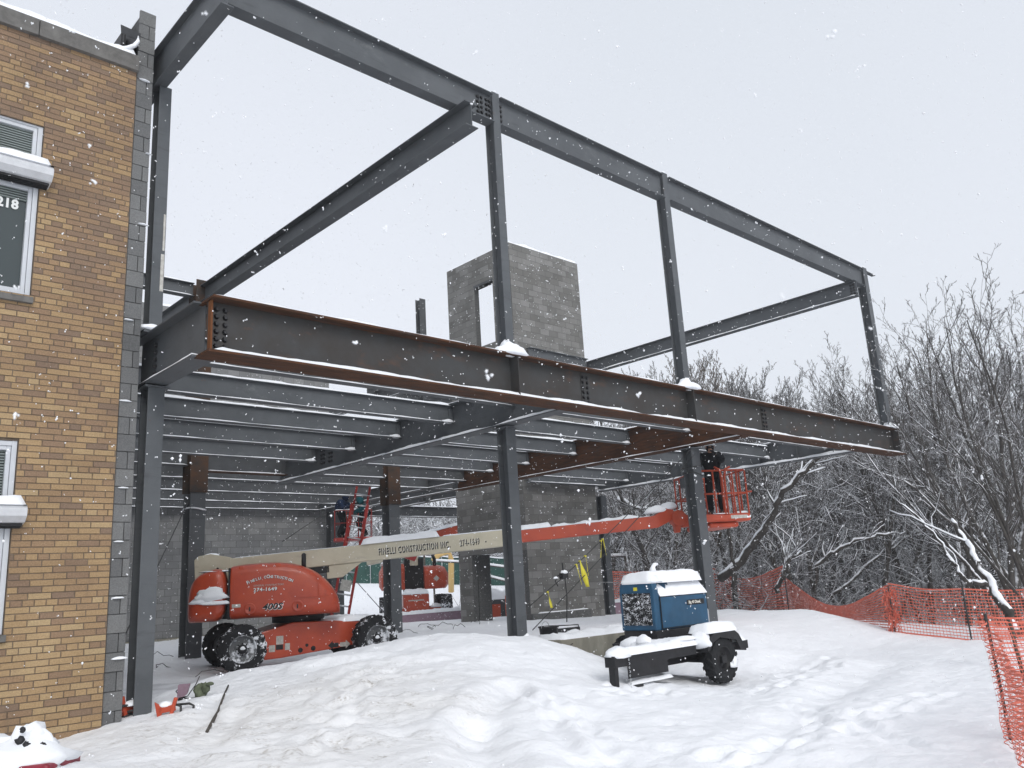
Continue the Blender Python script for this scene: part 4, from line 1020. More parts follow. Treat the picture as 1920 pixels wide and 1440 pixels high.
mb = MB(); mb.box(-1.205, -1.175, -1.075, -0.3, 0.93, 1.84, UP); mb.build('hood_gap', M['dark'], lift)
mb = MB()  # far side counterpart: tank cover
secs = [[(x, -p[1]-0.0, p[2]) for p in hood_ring(x, z-0.05, -1.05+dy)] for x, z, dy in [(-1.85, 1.5, 0.1), (-1.5, 1.8, 0.02), (-0.6, 1.9, 0), (0.1, 1.75, 0.02), (0.5, 1.45, 0.1), (0.68, 1.2, 0.2)]]
loft(mb, secs, UP); mb.build('far_cover', M['orange'], lift)
mb = MB(); mb.box(-1.80, 0.5, -0.27, 0.27, 0.93, 1.20, UP); mb.build('turntable_deck', M['dark'], lift)
# latches, louvre, fill cap, seams on hood
mb = MB()
for x in (-0.82, 0.02):
    mb = MB(); mb.lathe([(0.0, -1.098), (0.075, -1.098), (0.095, -1.108), (0.105, -1.095)], 18, UP @ T(x, 0, 1.10))
    mb.build('latch_recess', M['orange'], hood)
mb = MB()
for x in (-0.82, 0.02): mb = MB(); mb.box(x-0.012, x+0.012, -1.118, -1.10, 1.06, 1.13, UP); mb.build('latch', M['dark'], hood)
mb = MB()
for x in (-0.98, -0.34):
    mb = MB(); mb.box(x-0.05, x+0.05, -1.06, -0.90, 1.62, 1.865 if x < -.5 else 1.885, UP); mb.build('hinge_strap', M['orange_p'], hood, 0.02)
mb = MB()
for x in (-1.10, 0.40): mb.box(x-0.004, x+0.004, -1.106, -1.098, 1.25, 1.62, UP)
mb.box(-1.10, 0.6, -1.106, -1.096, 1.245, 1.253, UP); mb.build('panel_seam', M['orange_p'], hood)
mb = MB(); mb.box(-1.13, -0.98, -1.108, -1.103, 1.135, 1.195, UP); mb.build('decal', M['decal'], hood)
mb = MB(); mb.tube([(0.12, -0.75, 1.78), (0.12, -0.75, 2.02)], 0.045, 10, UP); mb.ball((0.12, -0.75, 2.02), 0.045, UP); mb.build('beacon', M['dark'], lift)
def lettering(parent, s_, size, M_, m_front, m_back=None, off=0.006, **kw):
    if m_back:
        mb = MB(); text_mb(mb, s_, size, M_ @ T(off, -off, -0.001), 0, 0.0015, kw.get('offset', 0)+kw.get('bold', 0.0015), kw.get('shear', 0), 'LEFT', kw.get('sx', 1), kw.get('spacing', 1)); mb.build('letter_shadow', m_back, parent)
    mb = MB(); w__ = text_mb(mb, s_, size, M_ @ T(0, 0, 0.002), 0, 0.0015, kw.get('offset', 0), kw.get('shear', 0), 'LEFT', kw.get('sx', 1), kw.get('spacing', 1)); mb.build('lettering', m_front, parent)
    return w__
lettering(hood, '400S', 0.155, UP @ T(-0.60, -1.105, 1.065) @ UPR, M['ink'], M['letter_w'], 0.004, sx=1.12, shear=0.25, offset=0.004, bold=0.004)
lettering(hood, '274-1649', 0.085, UP @ T(-0.76, -1.104, 1.40) @ UPR, M['letter_w'], M['ink'], 0.004, sx=1.15, spacing=1.12, offset=0.002, bold=0.002)
lettering(hood, 'GENERAL CONTRACTORS', 0.045, UP @ T(-0.76, -1.103, 1.485) @ UPR, M['decal'], None, sx=1.0)
# arched name
mb = MB(); mb2 = MB(); s_ = 'FINELLI CONSTRUCTION'; tot = 0.86
wts = [0.6 if ch in 'I1 ' else 1.0 for ch in s_]; sw = sum(wts); acc = 0
for ch, wt_ in zip(s_, wts):
    u_ = (acc+wt_/2)/sw; acc += wt_
    if ch == ' ': continue
    a = (0.5-u_)*0.95; Rr = tot/0.95
    xx = -0.47-Rr*math.sin(a); zz = 1.66-Rr*(1-math.cos(a))
    big = 0.066 if not (u_ < .05 or .4 < u_ < .46) else 0.085
    Mx = UP @ T(xx, -1.104, zz) @ RY(-a) @ UPR
    text_mb(mb, ch, big, Mx @ T(-0.022, -0.035, 0.001), 0, 0.001, 0.0018, 0, 'LEFT', 0.9)
    text_mb(mb2, ch, big, Mx @ T(-0.018, -0.039, -0.0005), 0, 0.001, 0.0026, 0, 'LEFT', 0.9)
mb.build('lettering', M['letter_w'], hood); mb2.build('letter_shadow', M['ink'], hood)
# boom
bz0, bz1 = 1.86, 2.40     # boom centre heights above ground at pivot and tip (local)
BR = math.atan2(bz1-bz0, 9.3)
BM = UP @ T(-1.72, 0.0, bz0) @ RY(-BR)
def rbox(mb, x0, x1, hy, hz, c=0.03, M_=None, mi=0, zc=0):
    ring = lambda x: [(x, -hy, -hz+c+zc), (x, -hy+c, -hz+zc), (x, hy-c, -hz+zc), (x, hy, -hz+c+zc), (x, hy, hz-c+zc), (x, hy-c, hz+zc), (x, -hy+c, hz+zc), (x, -hy, hz-c+zc)]
    loft(mb, [ring(x0), ring(x1)], M_, mi, False)
mb = MB(); rbox(mb, 0.42, 6.22, 0.125, 0.168, 0.012, BM)
# base weldment plate
pl = [(-0.20, 0.20), (-0.12, 0.27), (0.10, 0.29), (0.46, 0.19), (0.46, -0.16), (0.25, -0.45), (-0.05, -0.62), (-0.20, -0.45)]
for yy in (-0.17, 0.145): mb.prism(pl, yy, yy+0.025, BM)
mb.prism([(-0.08, 0.16), (0.4, 0.16), (0.2, -0.4), (-0.05, -0.5)], -0.14, 0.14, BM)
mb.prism([(2.25, -0.17), (2.95, -0.17), (2.55, -0.42), (2.25, -0.42)], -0.10, 0.10, BM)
boom = mb.build('boom', M['tan'], lift, 0.006, 1)
mb = MB(); mb.box(0.5, 2.3, -0.10, 0.10, -0.30, -0.172, BM); mb.build('lift_cylinder_box', M['dark'], lift)
mb = MB(); mb.lathe([(0.0, -0.185), (0.022, -0.185), (0.022, -0.17)], 10, BM @ T(0.22, 0, -0.0)); mb.build('pivot_pin', M['dark'], boom)
mb = MB(); snow_pad(mb, 2.95, 4.55, -0.16, 0.14, 0.168, 0.13, BM, seed=81, edge=0.13, rough=0.18)
snow_pad(mb, 4.6, 6.2, -0.12, 0.12, 0.168, 0.022, BM, seed=82, edge=0.03); snow_pad(mb, 0.5, 2.9, -0.12, 0.12, 0.168, 0.012, BM, seed=84, edge=0.03); lump(mb, (0.08, 0, 0.25), (0.16, 0.16, 0.06), 3, BM)
mb.build('snow_cap', M['shelf_snow'], boom)
lettering(boom, 'FINELLI CONSTRUCTION INC.', 0.18, BM @ T(3.27, -0.1265, -0.055) @ UPR, M['letter'], M['ink'], 0.018, sx=0.50, spacing=1.22, offset=-0.002, bold=0.009)
lettering(boom, '274-1649   -', 0.18, BM @ T(4.93, -0.1265, -0.055) @ UPR, M['letter'], M['ink'], 0.018, sx=0.50, spacing=1.22, offset=-0.002, bold=0.009)
mb = MB(); rbox(mb, 6.23, 8.77, 0.10, 0.13, 0.012, BM)
ff = [(x+.42, z) for x, z in [(8.35, 0.13), (8.85, 0.13), (9.15, 0.27), (9.32, 0.22), (9.36, 0.05), (9.1, -0.06), (8.9, -0.13), (8.35, -0.13)]]
mb.prism(ff, -0.09, 0.09, BM)
fly = mb.build('fly_boom', M['orange'], lift, 0.006, 1)
mb = MB(); snow_pad(mb, 6.24, 6.95, -0.11, 0.11, 0.13, 0.10, BM, seed=85, edge=0.06, rough=0.15); snow_pad(mb, 6.95, 9.2, -0.10, 0.10, 0.13, 0.05, BM, seed=86, edge=0.04, rough=0.8)
lump(mb, (9.37, 0, 0.22), (0.28, 0.13, 0.13), 5, BM); lump(mb, (9.67, 0, 0.27), (0.18, 0.13, 0.13), 6, BM); mb.build('snow_cap', M['shelf_snow'], fly)
# jib, rotator and basket
mb = MB(); rot = BM @ T(9.84, 0, -0.02)
mb.lathe([(0.0, -0.14), (0.17, -0.14), (0.17, 0.14), (0.0, 0.14)], 16, rot @ T(0, 0, 0.05)); mb.box(0.05, 0.50, -0.10, 0.10, -0.16, 0.10, rot); mb.prism([(-0.12, 0), (0.06, 0), (0.0, -0.26), (-0.10, -0.26)], -0.07, 0.07, rot)
rt = mb.build('rotator', M['orange_p'], lift, 0.01)
# basket frame (level): local origin of basket at its boom-side bottom centre
bp_ = (UP @ T(-1.72, 0, bz0) @ RY(-BR)) @ Vector((10.27, 0, -0.1))
BK = T(bp_.x, bp_.y, bp_.z-0.06) @ RZ(A_UP-A_CH+math.radians(-2))
BL, BW, BHt = 0.95, 1.55, 1.10       # depth away from boom, width, rail height
bpos = BK
mb = MB()
# floor pan
mb.box(-0.15, BL, -BW/2, BW/2, 0.0, 0.17, bpos); mb.box(0.02, BL-0.25, -BW/2+0.1, BW/2-0.1, -0.12, -0.005, bpos)
pan = mb.build('floor_pan', M['orange_p'], lift, 0.05)
mb = MB()
def rail(pts, r_=0.02): mb.tube(pts, r_, 8, bpos)
for x in (-0.12, BL-0.03):
    rail([(x, -BW/2+0.05, BHt), (x, BW/2-0.05, BHt)]); rail([(x, -BW/2+0.05, 0.6), (x, BW/2-0.05, 0.6)])
    for y in (-BW/2+0.03, -0.45, 0.0, 0.45, BW/2-0.03): rail([(x, y, 0.15), (x, y, BHt)])
for y in (-BW/2+0.03, BW/2-0.03):
    rail([(-0.12, y, BHt), (BL-0.03, y, BHt)]); rail([(-0.12, y, 0.6), (BL-0.03, y, 0.6)])
    for x in (0.18, 0.36): rail([(x, y, 0.15), (x, y, BHt)])
    for x in (0.62, 0.72): rail([(x, y, 0.15), (x, y, BHt)])
for s_ in (-1, 1):   # bent uprights by the gate
    rail([(0.40+s_*0.03, -BW/2+0.0, 0.15), (0.40+s_*0.03, -BW/2+0.0, 0.95), (0.40+s_*0.07, -BW/2, 1.12), (0.40+s_*0.18, -BW/2, 1.17)], 0.024)
rail([(BL, -BW/2+0.05, 0.62), (BL+0.10, -BW/2+0.05, 0.62)]); 
mb.build('guard_rail', M['orange_p'], lift)
mb = MB(); mb.box(-0.15, 0.1, -0.2, 0.35, 0.85, 1.08, bpos); mb.build('control_box', M['steel'], lift, 0.02)
mb = MB(); mb.box(-0.05, 0.1, -0.05, 0.12, 0.2, 0.85, bpos); mb.tube([(0.0, -0.7, 1.0), (0.12, -0.72, 0.9), (0.3, -0.74, 0.6), (0.42, -0.74, 0.2)], 0.012, 5, bpos); mb.build('hose', M['dark'], lift)
mb = MB(); mb.box(0.48, 0.86, -BW/2-0.004, -BW/2, 0.055, 0.125, bpos); mb.build('decal', M['decal'], pan)
mb = MB(); snow_pad(mb, 0.62, 0.93, -BW/2+0.02, -BW/2+0.16, 0.17, 0.05, bpos, seed=91, edge=0.05); snow_pad(mb, 0.1, 0.5, -BW/2-0.02, -BW/2+0.02, 0.165, 0.02, bpos, seed=92, edge=0.02)
for y in (-BW/2+0.03,): snow_pad(mb, 0.5, BL-0.05, y-0.02, y+0.02, BHt+0.016, 0.025, bpos, seed=93, edge=0.012)
mb.build('snow_patch', M['shelf_snow'], pan)

# ================================================================ PEOPLE
def skin_obj(name, verts_, edges_, radii, m_, parent, lv=2, root=0):
    me = bpy.data.meshes.new(name); me.from_pydata([tuple(v) for v in verts_], edges_, []); me.materials.append(m_)
    o = bpy.data.objects.new(name, me); C.objects.link(o)
    if parent: o.parent = parent
    sk = o.modifiers.new('skin', 'SKIN'); sk.use_smooth_shade = True
    for i, r_ in enumerate(radii):
        rr = r_ if isinstance(r_, tuple) else (r_, r_)
        me.skin_vertices[0].data[i].radius = rr
    me.skin_vertices[0].data[root].use_root = True
    sb_ = o.modifiers.new('sub', 'SUBSURF'); sb_.levels = lv; sb_.render_levels = lv
    return o
def person(label, loc, rz, cloth, hatm, pose, group=None, hood=False):
    """pose: dict of joint positions (x forward, y left, z up), standing height about 1.75"""
    p = dict(pelvis=(0,0,.95), belly=(0,0,1.08), chest=(0.01,0,1.28), neck=(0.01,0,1.47), headb=(0.02,0,1.55), headt=(0.02,0,1.70),
             shl=(0,.19,1.40), ell=(0.02,.26,1.12), wrl=(0.12,.24,.90), shr=(0,-.19,1.40), elr=(0.02,-.26,1.12), wrr=(0.12,-.24,.90),
             hil=(0,.10,.90), knl=(0.02,.12,.50), anl=(0,.12,.09), tol=(0.16,.13,.04), hir=(0,-.10,.90), knr=(0.02,-.12,.50), anr=(0,-.12,.09), tor=(0.16,-.13,.04))
    p.update(pose)
    root = thing('person', label, 'person', loc, rz, group)
    names = ['pelvis','belly','chest','neck','headb','headt','shl','ell','wrl','shr','elr','wrr','hil','knl','anl','tol','hir','knr','anr','tor']
    idx = {n_: i for i, n_ in enumerate(names)}
    E_ = [('pelvis','belly'),('belly','chest'),('chest','neck'),('neck','headb'),('headb','headt'),('chest','shl'),('shl','ell'),('ell','wrl'),('chest','shr'),('shr','elr'),('elr','wrr'),
          ('pelvis','hil'),('hil','knl'),('knl','anl'),('anl','tol'),('pelvis','hir'),('hir','knr'),('knr','anr'),('anr','tor')]
    rad = dict(pelvis=(.13,.10),belly=(.125,.095),chest=(.14,.105),neck=.052,headb=(.07,.085),headt=(.062,.078),shl=.06,ell=.043,wrl=.028,shr=.06,elr=.043,wrr=.028,hil=.085,knl=.056,anl=.036,tol=.03,hir=.085,knr=.056,anr=.036,tor=.03)
    body = skin_obj('body', [p[n_] for n_ in names], [(idx[a], idx[b_]) for a, b_ in E_], [rad[n_] for n_ in names], M['skin'], root)
    # winter jacket
    jn = ['belly','chest','neck','shl','ell','wrl','shr','elr','wrr','pelvis']; ji = {n_: i for i, n_ in enumerate(jn)}
    jr = dict(pelvis=(.19,.16),belly=(.19,.16),chest=(.21,.165),neck=.10,shl=.105,ell=.08,wrl=.058,shr=.105,elr=.08,wrr=.058)
    skin_obj('jacket', [p[n_] for n_ in jn], [(ji[a], ji[b_]) for a, b_ in [('pelvis','belly'),('belly','chest'),('chest','neck'),('chest','shl'),('shl','ell'),('ell','wrl'),('chest','shr'),('shr','elr'),('elr','wrr')]], [jr[n_] for n_ in jn], cloth, root, 2, 9)
    tn = ['pelvis','hil','knl','anl','hir','knr','anr']; ti = {n_: i for i, n_ in enumerate(tn)}
    tr = dict(pelvis=(.155,.13),hil=.11,knl=.082,anl=.066,hir=.11,knr=.082,anr=.066)
    skin_obj('trousers', [p[n_] for n_ in tn], [(ti[a], ti[b_]) for a, b_ in [('pelvis','hil'),('hil','knl'),('knl','anl'),('pelvis','hir'),('hir','knr'),('knr','anr')]], [tr[n_] for n_ in tn], M['black_cloth'], root)
    for s_, t_ in (('anl','tol'),('anr','tor')):
        a = Vector(p[s_]); b_ = Vector(p[t_]); skin_obj('boot', [a+Vector((0,0,.06)), a+Vector((0,0,-.02)), b_], [(0,1),(1,2)], [.06,.058,.048], M['dark'], root, 1)
    for s_, e_ in (('wrl','ell'),('wrr','elr')):
        wv = Vector(p[s_]); d = (wv-Vector(p[e_])).normalized(); sd = d.cross(Vector((0,0,1)));
        if sd.length < .1: sd = d.cross(Vector((1,0,0)))
        sd.normalize(); up_ = sd.cross(d)
        vs = [wv, wv+d*.07]; es = [(0,1)]; rr = [.032, (.042,.028)]
        for k, (o_, ln) in enumerate(((-.032,.075),(-.011,.085),(.011,.08),(.032,.062))):
            b0 = wv+d*.085+sd*o_; b1 = b0+d*ln*.5+up_*-.008; b2 = b0+d*ln*.85+up_*-.03
            i0 = len(vs); vs += [b0, b1, b2]; es += [(1, i0), (i0, i0+1), (i0+1, i0+2)]; rr += [.014, .0125, .011]
        i0 = len(vs); th = wv+d*.03+sd*-.04; vs += [th, th+d*.04+sd*-.018]; es += [(0, i0), (i0, i0+1)]; rr += [.015, .012]
        skin_obj('glove', vs, es, rr, M['dark'], root, 1)
    hb = Vector(p['headb']); ht = Vector(p['headt']); hc = (hb+ht)/2
    fdir = Vector(pose.get('look', (1, 0, 0))).normalized(); sdir = Vector((-fdir.y, fdir.x, 0)).normalized()
    mb = MB(); 
    mb.ball(tuple(hc+fdir*.098+Vector((0,0,-.01))), (.016,.014,.022)); 
    mb.ball(tuple(hc+fdir*.088+Vector((0,0,-.055))), (.012,.028,.008))
    for s_ in (-1, 1): mb.ball(tuple(hc+sdir*s_*.085), (.018,.014,.032))
    mb.build('facial_features', M['skin'], body)
    mb = MB()
    for s_ in (-1, 1): mb.ball(tuple(hc+fdir*.088+sdir*s_*.032+Vector((0,0,.018))), (.012,.014,.008))
    mb.build('eyes', M['ink'], body)
    if hood:
        mb = MB(); c = hc-fdir*.015+Vector((0,0,.02)); mb.ball(tuple(c), (.125,.125,.155), None, 0, 16, 10); mb.build('hood', cloth, root)
    else:
        mb = MB(); c = hc+Vector((0,0,.035))
        prof = [(0.0,.125),(.05,.12),(.09,.095),(.115,.05),(.122,.0),(.145,-.008),(.145,-.016),(.11,-.012)]
        mb.lathe([(r_, z) for r_, z in prof], 18, T(*c) @ RX(PI/2) ); mb.build('hard_hat', hatm, root)
        mb = MB(); c2_ = hc-fdir*.03+Vector((0,0,-.02)); mb.ball(tuple(c2_), (.088,.098,.10)); mb.build('balaclava', M['black_cloth'], root)
        mb = MB(); mb.tube([tuple(hc+fdir*.095+sdir*.06+Vector((0,0,.018))), tuple(hc+fdir*.108+Vector((0,0,.02))), tuple(hc+fdir*.095-sdir*.06+Vector((0,0,.018)))], .018, 6); mb.build('goggles', M['ink'], root)
    return root
def loc_in(Mx, x, y, z):
    v = T(LX, LY, GZ0) @ RZ(A_CH) @ Mx @ Vector((x, y, z)); return (v.x, v.y, v.z)
pa = loc_in(bpos, 0.22, -0.28, 0.17)
def adj(px, py, d): v = at(px, py, d); return (float(v[0]), float(v[1]), float(v[2]))
pa = adj(1348, 990, float(R[2]@np.array(pa)))
pa = (pa[0], pa[1], loc_in(bpos, 0.2, 0, 0.17)[2])
person('worker in black clothes and pale hard hat standing in the near orange lift basket', pa, math.radians(205), M['black_cloth'], M['hat'],
       dict(pelvis=(0,0,.92), belly=(0,0,1.03), chest=(0.05,0,1.20), neck=(0.10,0.01,1.37), headb=(0.14,0.02,1.43), headt=(0.19,0.03,1.56), shl=(.06,.20,1.31), ell=(.25,.27,1.15), wrl=(.38,.16,1.30), shr=(.06,-.20,1.31), elr=(.20,-.28,1.08), wrr=(.38,-.22,1.15), look=(1,0.3,-0.5)))

# ---- second basket far behind (red frame) with two workers, and its ladder
bx = adj(655, 1012, 26.5)
fb = thing('lift_basket', 'small red work basket with two workers in it, raised behind the ladder', 'lift basket', bx, A_UP)
fb.scale = (.82, .82, .82)
mb = MB()
for z in (0.05, 0.62, 1.1):
    for a, b_ in (((-0.55,-.4),(0.85,-.4)), ((-0.55,.4),(0.85,.4)), ((-0.55,-.4),(-0.55,.4)), ((0.85,-.4),(0.85,.4))): mb.tube([(*a, z), (*b_, z)], 0.016, 6)
for x in (-0.55, -0.1, 0.35, 0.85):
    for y in (-.4, .4): mb.tube([(x, y, 0), (x, y, 1.1)], 0.016, 6)
mb.build('guard_rail', M['ladder'], fb); MB().box(-.6, .9, -.45, .45, -.05, .05).build('floor_pan', M['ladder'], fb, 0.02)
mb = MB(); snow_pad(mb, -0.55, 0.85, -.43, -.37, 1.12, 0.03, seed=4, edge=.02); mb.build('snow_cap', M['shelf_snow'], fb)
mb = MB()
for k in range(6):
    a = rnd.uniform(-.3, .6); mb.tube([(a, -.35, 1.0), (a+rnd.uniform(-.15,.15), -.45, .7), (a+rnd.uniform(-.2,.2), -.42, .3)], 0.012, 5)
mb.build('hanging_cable', M['cable'], fb)
mb = MB(); mb.prism([(0.3, -0.1), (0.9, -0.08), (2.6, -0.75), (2.5, -0.95)], -.12, .12); mb.build('boom_end', M['ladder'], fb)
person('worker in hooded navy coat crouching at the left side of the small red basket', (bx[0]-0.25, bx[1]+0.15, bx[2]+0.06), math.radians(-60), M['navy_cloth'], M['hat'], dict(pelvis=(-.05,0,.75), belly=(0,0,.87), chest=(.1,0,1.02), neck=(.18,0,1.17), headb=(.22,0,1.22), headt=(.26,0,1.36), shl=(.1,.19,1.12), ell=(.28,.24,.98), wrl=(.45,.15,1.05), shr=(.1,-.19,1.12), elr=(.25,-.25,.92), wrr=(.42,-.15,.98), knl=(.2,.12,.45), knr=(.2,-.12,.45)), hood=True)
person('worker in a teal jacket seen between the rails of the red ladder', (bx[0]+0.42, bx[1]-0.32, bx[2]+0.06), math.radians(160), M['teal_cloth'], M['hat'], dict(pelvis=(-.05,0,.62), belly=(0,0,.72), chest=(.08,0,.88), neck=(.14,0,1.02), headb=(.18,0,1.07), headt=(.2,0,1.2), shl=(.08,.18,.96), ell=(.24,.24,.8), wrl=(.4,.15,.85), shr=(.08,-.18,.96), elr=(.25,-.25,.8), wrr=(.4,-.15,.8), knl=(.25,.12,.42), knr=(.25,-.12,.42)), hood=True)

# ladder leaning on the rear joists
lb = Vector(adj(634, 1175, 22.6)); lt = Vector(adj(679, 925, 23.4)); ldir = lt-lb; LLn = ldir.length+1.0
lad = thing('ladder', 'tall red extension ladder leaning up to the rear joists behind the lift', 'ladder', tuple(lb), 0)
lad.rotation_mode = 'QUATERNION'
zax = ldir.normalized(); xax = Vector((LAT[0], LAT[1], 0)); xax = (xax-zax*xax.dot(zax)).normalized(); yax = zax.cross(xax)
lad.rotation_quaternion = Matrix((xax, yax, zax)).transposed().to_quaternion()
for s_ in (-1, 1):
    mb = MB(); mb.box(s_*.225-.034, s_*.225+.034, -.05, .0, 0, LLn*0.72); mb.box(s_*.185-.028, s_*.185+.028, .005, .05, LLn*0.35, LLn); mb.build('side_rail', M['ladder'], lad, 0.004, 1)
mb = MB(); z = .25
while z < LLn-0.1: mb.tube([(-.2, -.02 if z < LLn*.7 else .025, z), (.2, -.02 if z < LLn*.7 else .025, z)], .024, 6); z += .305
mb.build('rung', M['alu'], lad)
mb = MB(); mb.box(-.13, .16, -.06, -.03, .95, 1.25); mb.build('paper_tag', M['decal'], lad, 0.01)

# ---- distant lift, seen from its front
d0 = adj(778, 1160, 33.0); zd = gz(d0[0], d0[1])
A_D = math.atan2(FWD[1], FWD[0])+PI+math.radians(10)
far = thing('boom_lift', 'smaller looking orange boom lift parked facing the frame beyond the purple foam', 'boom lift', (d0[0], d0[1], zd), A_D)
far.scale = (1.1, 1.1, 1.1)
# local: x towards the viewer, y to its left (viewer's right is -y ... )
mb = MB(); mb.box(-1.6, 1.35, -.45, .45, .35, .95); mb.build('chassis', M['orange'], far, 0.04)
mb = MB(); 
for x in (1.15, -1.25): mb.box(x-.1, x+.1, -1.0, 1.0, .3, .48)
mb.build('axle', M['orange'], far, 0.03)
for x in (1.15, -1.25):
    for s_ in (-1, 1): wheel(far, x, s_*1.05, .45, .45, .4, s_, snow=(x > 0))
def tub(s_, y0, y1, x0, x1, z0, z1, name):
    mb = MB(); sg = 1 if s_ > 0 else -1
    def rg2(x, dz, dy): return [(x, s_*y0, z0), (x, s_*(y1-dy-.1), z0), (x, s_*(y1-dy), z0+.15), (x, s_*(y1-dy), z1-dz-.3), (x, s_*(y1-dy-.12), z1-dz-.05), (x, s_*(y1-dy-.28), z1-dz), (x, s_*y0, z1-dz)]
    loft(mb, [rg2(x0, .5, .25), rg2(x0+.3, .2, .1), rg2((x0+x1)/2, 0, 0), rg2(x1-.35, .06, 0), rg2(x1, .22, .1)]); return mb.build(name, M['orange_p'], far, 0.03)
tub(-1, .36, 1.25, -2.3, .9, 1.12, 2.08, 'hood'); tub(1, .34, 1.2, -1.9, 1.0, 1.1, 1.95, 'tank_cover')
mb = MB(); mb.box(-1.9, .3, -.34, .34, .95, 2.2); mb.build('turntable_tower', M['dark'], far)
mb = MB(); mb.box(-.3, .55, -.14, .14, 1.95, 2.35); rbox(mb, -2.2, 4.0, .16, .2, .02, T(0.2, 0.3, 2.55) @ RZ(math.radians(62)) @ RY(math.radians(-7))); mb.build('boom', M['tan'], far, 0.01)
mb = MB(); rbox(mb, -1.7, 4.6, .13, .15, .02, T(0.2, 0.3, 2.88) @ RZ(math.radians(62)) @ RY(math.radians(-9))); mb.build('upper_boom', M['orange_p'], far, 0.01)
mb = MB(); snow_pad(mb, -1.7, 4.6, -.15, .15, .15, .1, T(0.2, 0.3, 2.88) @ RZ(math.radians(62)) @ RY(math.radians(-9)), seed=5, edge=.07)
lump(mb, (-.3, -.6, 2.7), (.45, .45, .28), 4); lump(mb, (-.2, .2, 2.75), (.4, .3, .22), 7)
snow_pad(mb, .6, 1.37, -.46, .46, .95, .16, seed=6, edge=.12); snow_pad(mb, 1.03, 1.27, -.98, -.5, .48, .12, seed=7, edge=.08); snow_pad(mb, 1.03, 1.27, .5, .98, .48, .12, seed=8, edge=.08)
snow_pad(mb, -1.8, .7, -1.2, -.45, 2.05, .09, seed=9, edge=.25); lump(mb, (.86, -.8, 1.6), (.06, .32, .3), 5)
mb.build('snow_cap', M['shelf_snow'], far)
mb = MB(); mb.box(1.352, 1.356, -.27, .27, .72, .76); mb.build('decal', M['decal'], far)
mb = MB(); mb.tube([(.3, .75, 1.9), (.3, .75, 2.15), (.15, .7, 2.28)], .06, 8); mb.build('exhaust', M['dark'], far)
mb = MB(); mb.lathe([(0, 0), (.11, 0)], 4, T(1.005, .75, 1.45) @ RZ(PI/2)); mb.build('diamond_mark', M['decal'], far)

# ================================================================ WELDER TRAILER
wz = -1.58
wd = thing('welder_trailer', 'blue diesel welding generator on a snow covered black two wheel trailer', 'welder', (10.9, 7.9, wz), 0)
W0 = lambda x, y, z: T(x-10.9, y-7.9, z-wz)
Z = W0(0, 0, 0)
mb = MB()   # frame: side rails, cross members, tongue
mb.box(8.62, 10.42, 7.40, 7.46, -1.13, -0.99, Z); mb.box(11.0, 11.7, 8.98, 9.04, -1.13, -0.99, Z); mb.box(10.42, 11.7, 7.62, 7.68, -1.13, -0.99, Z)
for x in (10.33, 11.62): mb.box(x, x+0.07, 7.462, 8.6, -1.13, -1.0, Z)
mb.box(8.62, 8.69, 7.462, 7.58, -1.13, -1.0, Z)
mb.box(8.85, 9.72, 7.395, 7.40, -1.29, -1.06, Z); mb.box(9.6, 11.3, 7.75, 7.83, -1.27, -1.17, Z)
mb.box(8.70, 9.5, 7.463, 7.62, -1.02, -0.992, Z); mb.box(9.5, 10.24, 7.463, 7.95, -1.02, -0.992, Z); mb.box(10.33, 11.6, 7.6, 8.9, -1.02, -0.992, Z)
mb.box(10.9, 11.02, 7.3, 9.1, -1.30, -1.2, Z)
mb.box(11.55, 11.72, 7.36, 7.62, -1.16, -1.04, Z)
mb.build('frame', M['dark'], wd, 0.006, 1)
mb = MB(); mb.box(8.64, 8.72, 7.44, 7.54, -1.50, -1.0, Z); mb.box(8.58, 8.84, 7.38, 7.6, -1.53, -1.49, Z); mb.box(8.70, 9.2, 7.43, 7.50, -1.42, -1.38, Z); mb.build('jack', M['dark'], wd, 0.005, 1)
mb = MB(); 
for k in range(9): mb.lathe([(.012, -.006), (.018, 0), (.012, .006)], 8, W0(8.88, 7.385, -1.05-k*.05) @ (RZ(PI/2) if k % 2 else I4))
mb.build('chain', M['alu'], wd)
wheel(wd, 10.98-10.9, 7.40-7.9, -1.25-wz, .335, .2, -1, snow=False, dark_rim=True); wheel(wd, 10.98-10.9, 9.12-7.9, -1.25-wz, .335, .2, 1, snow=False, dark_rim=True)
mb = MB(); 
fp = [(10.50, -1.08), (10.62, -0.90), (10.72, -0.86), (11.24, -0.86), (11.34, -0.92), (11.50, -1.14)]
for i in range(len(fp)-1):
    (xa, za), (xb, zb_) = fp[i], fp[i+1]
    mb.add([(xa, 7.26, za), (xb, 7.26, zb_), (xb, 7.62, zb_), (xa, 7.62, za), (xa, 7.26, za-.03), (xb, 7.26, zb_-.03), (xb, 7.62, zb_-.03), (xa, 7.62, za-.03)], [(0,1,2,3), (7,6,5,4), (0,4,5,1), (3,2,6,7)], Z)
mb.add([(fp[2][0], 7.262, -.87), (fp[3][0], 7.262, -.87), (fp[4][0], 7.262, -.93), (fp[5][0], 7.262, -1.15), (11.36, 7.262, -1.15), (11.26, 7.262, -1.0), (10.84, 7.262, -0.93), (10.66, 7.262, -.99), (10.56, 7.262, -1.09), (10.5, 7.262, -1.09), (10.62, 7.262, -.91)], [(0,1,2,3,4,5,6,7,8,9,10)], Z)
fe = mb.build('fender', M['dark'], wd)
mb = MB(); snow_pad(mb, 10.56, 11.36, 7.25, 7.66, -.86, .14, Z, seed=14, edge=.14, rough=.15); lump(mb, (10.58, 7.42, -1.02), (.13, .18, .18), 3, Z); snow_pad(mb, 11.30, 11.74, 7.36, 7.7, -1.04, .1, Z, seed=15, edge=.08)
mb.build('snow_cap', M['shelf_snow'], fe)
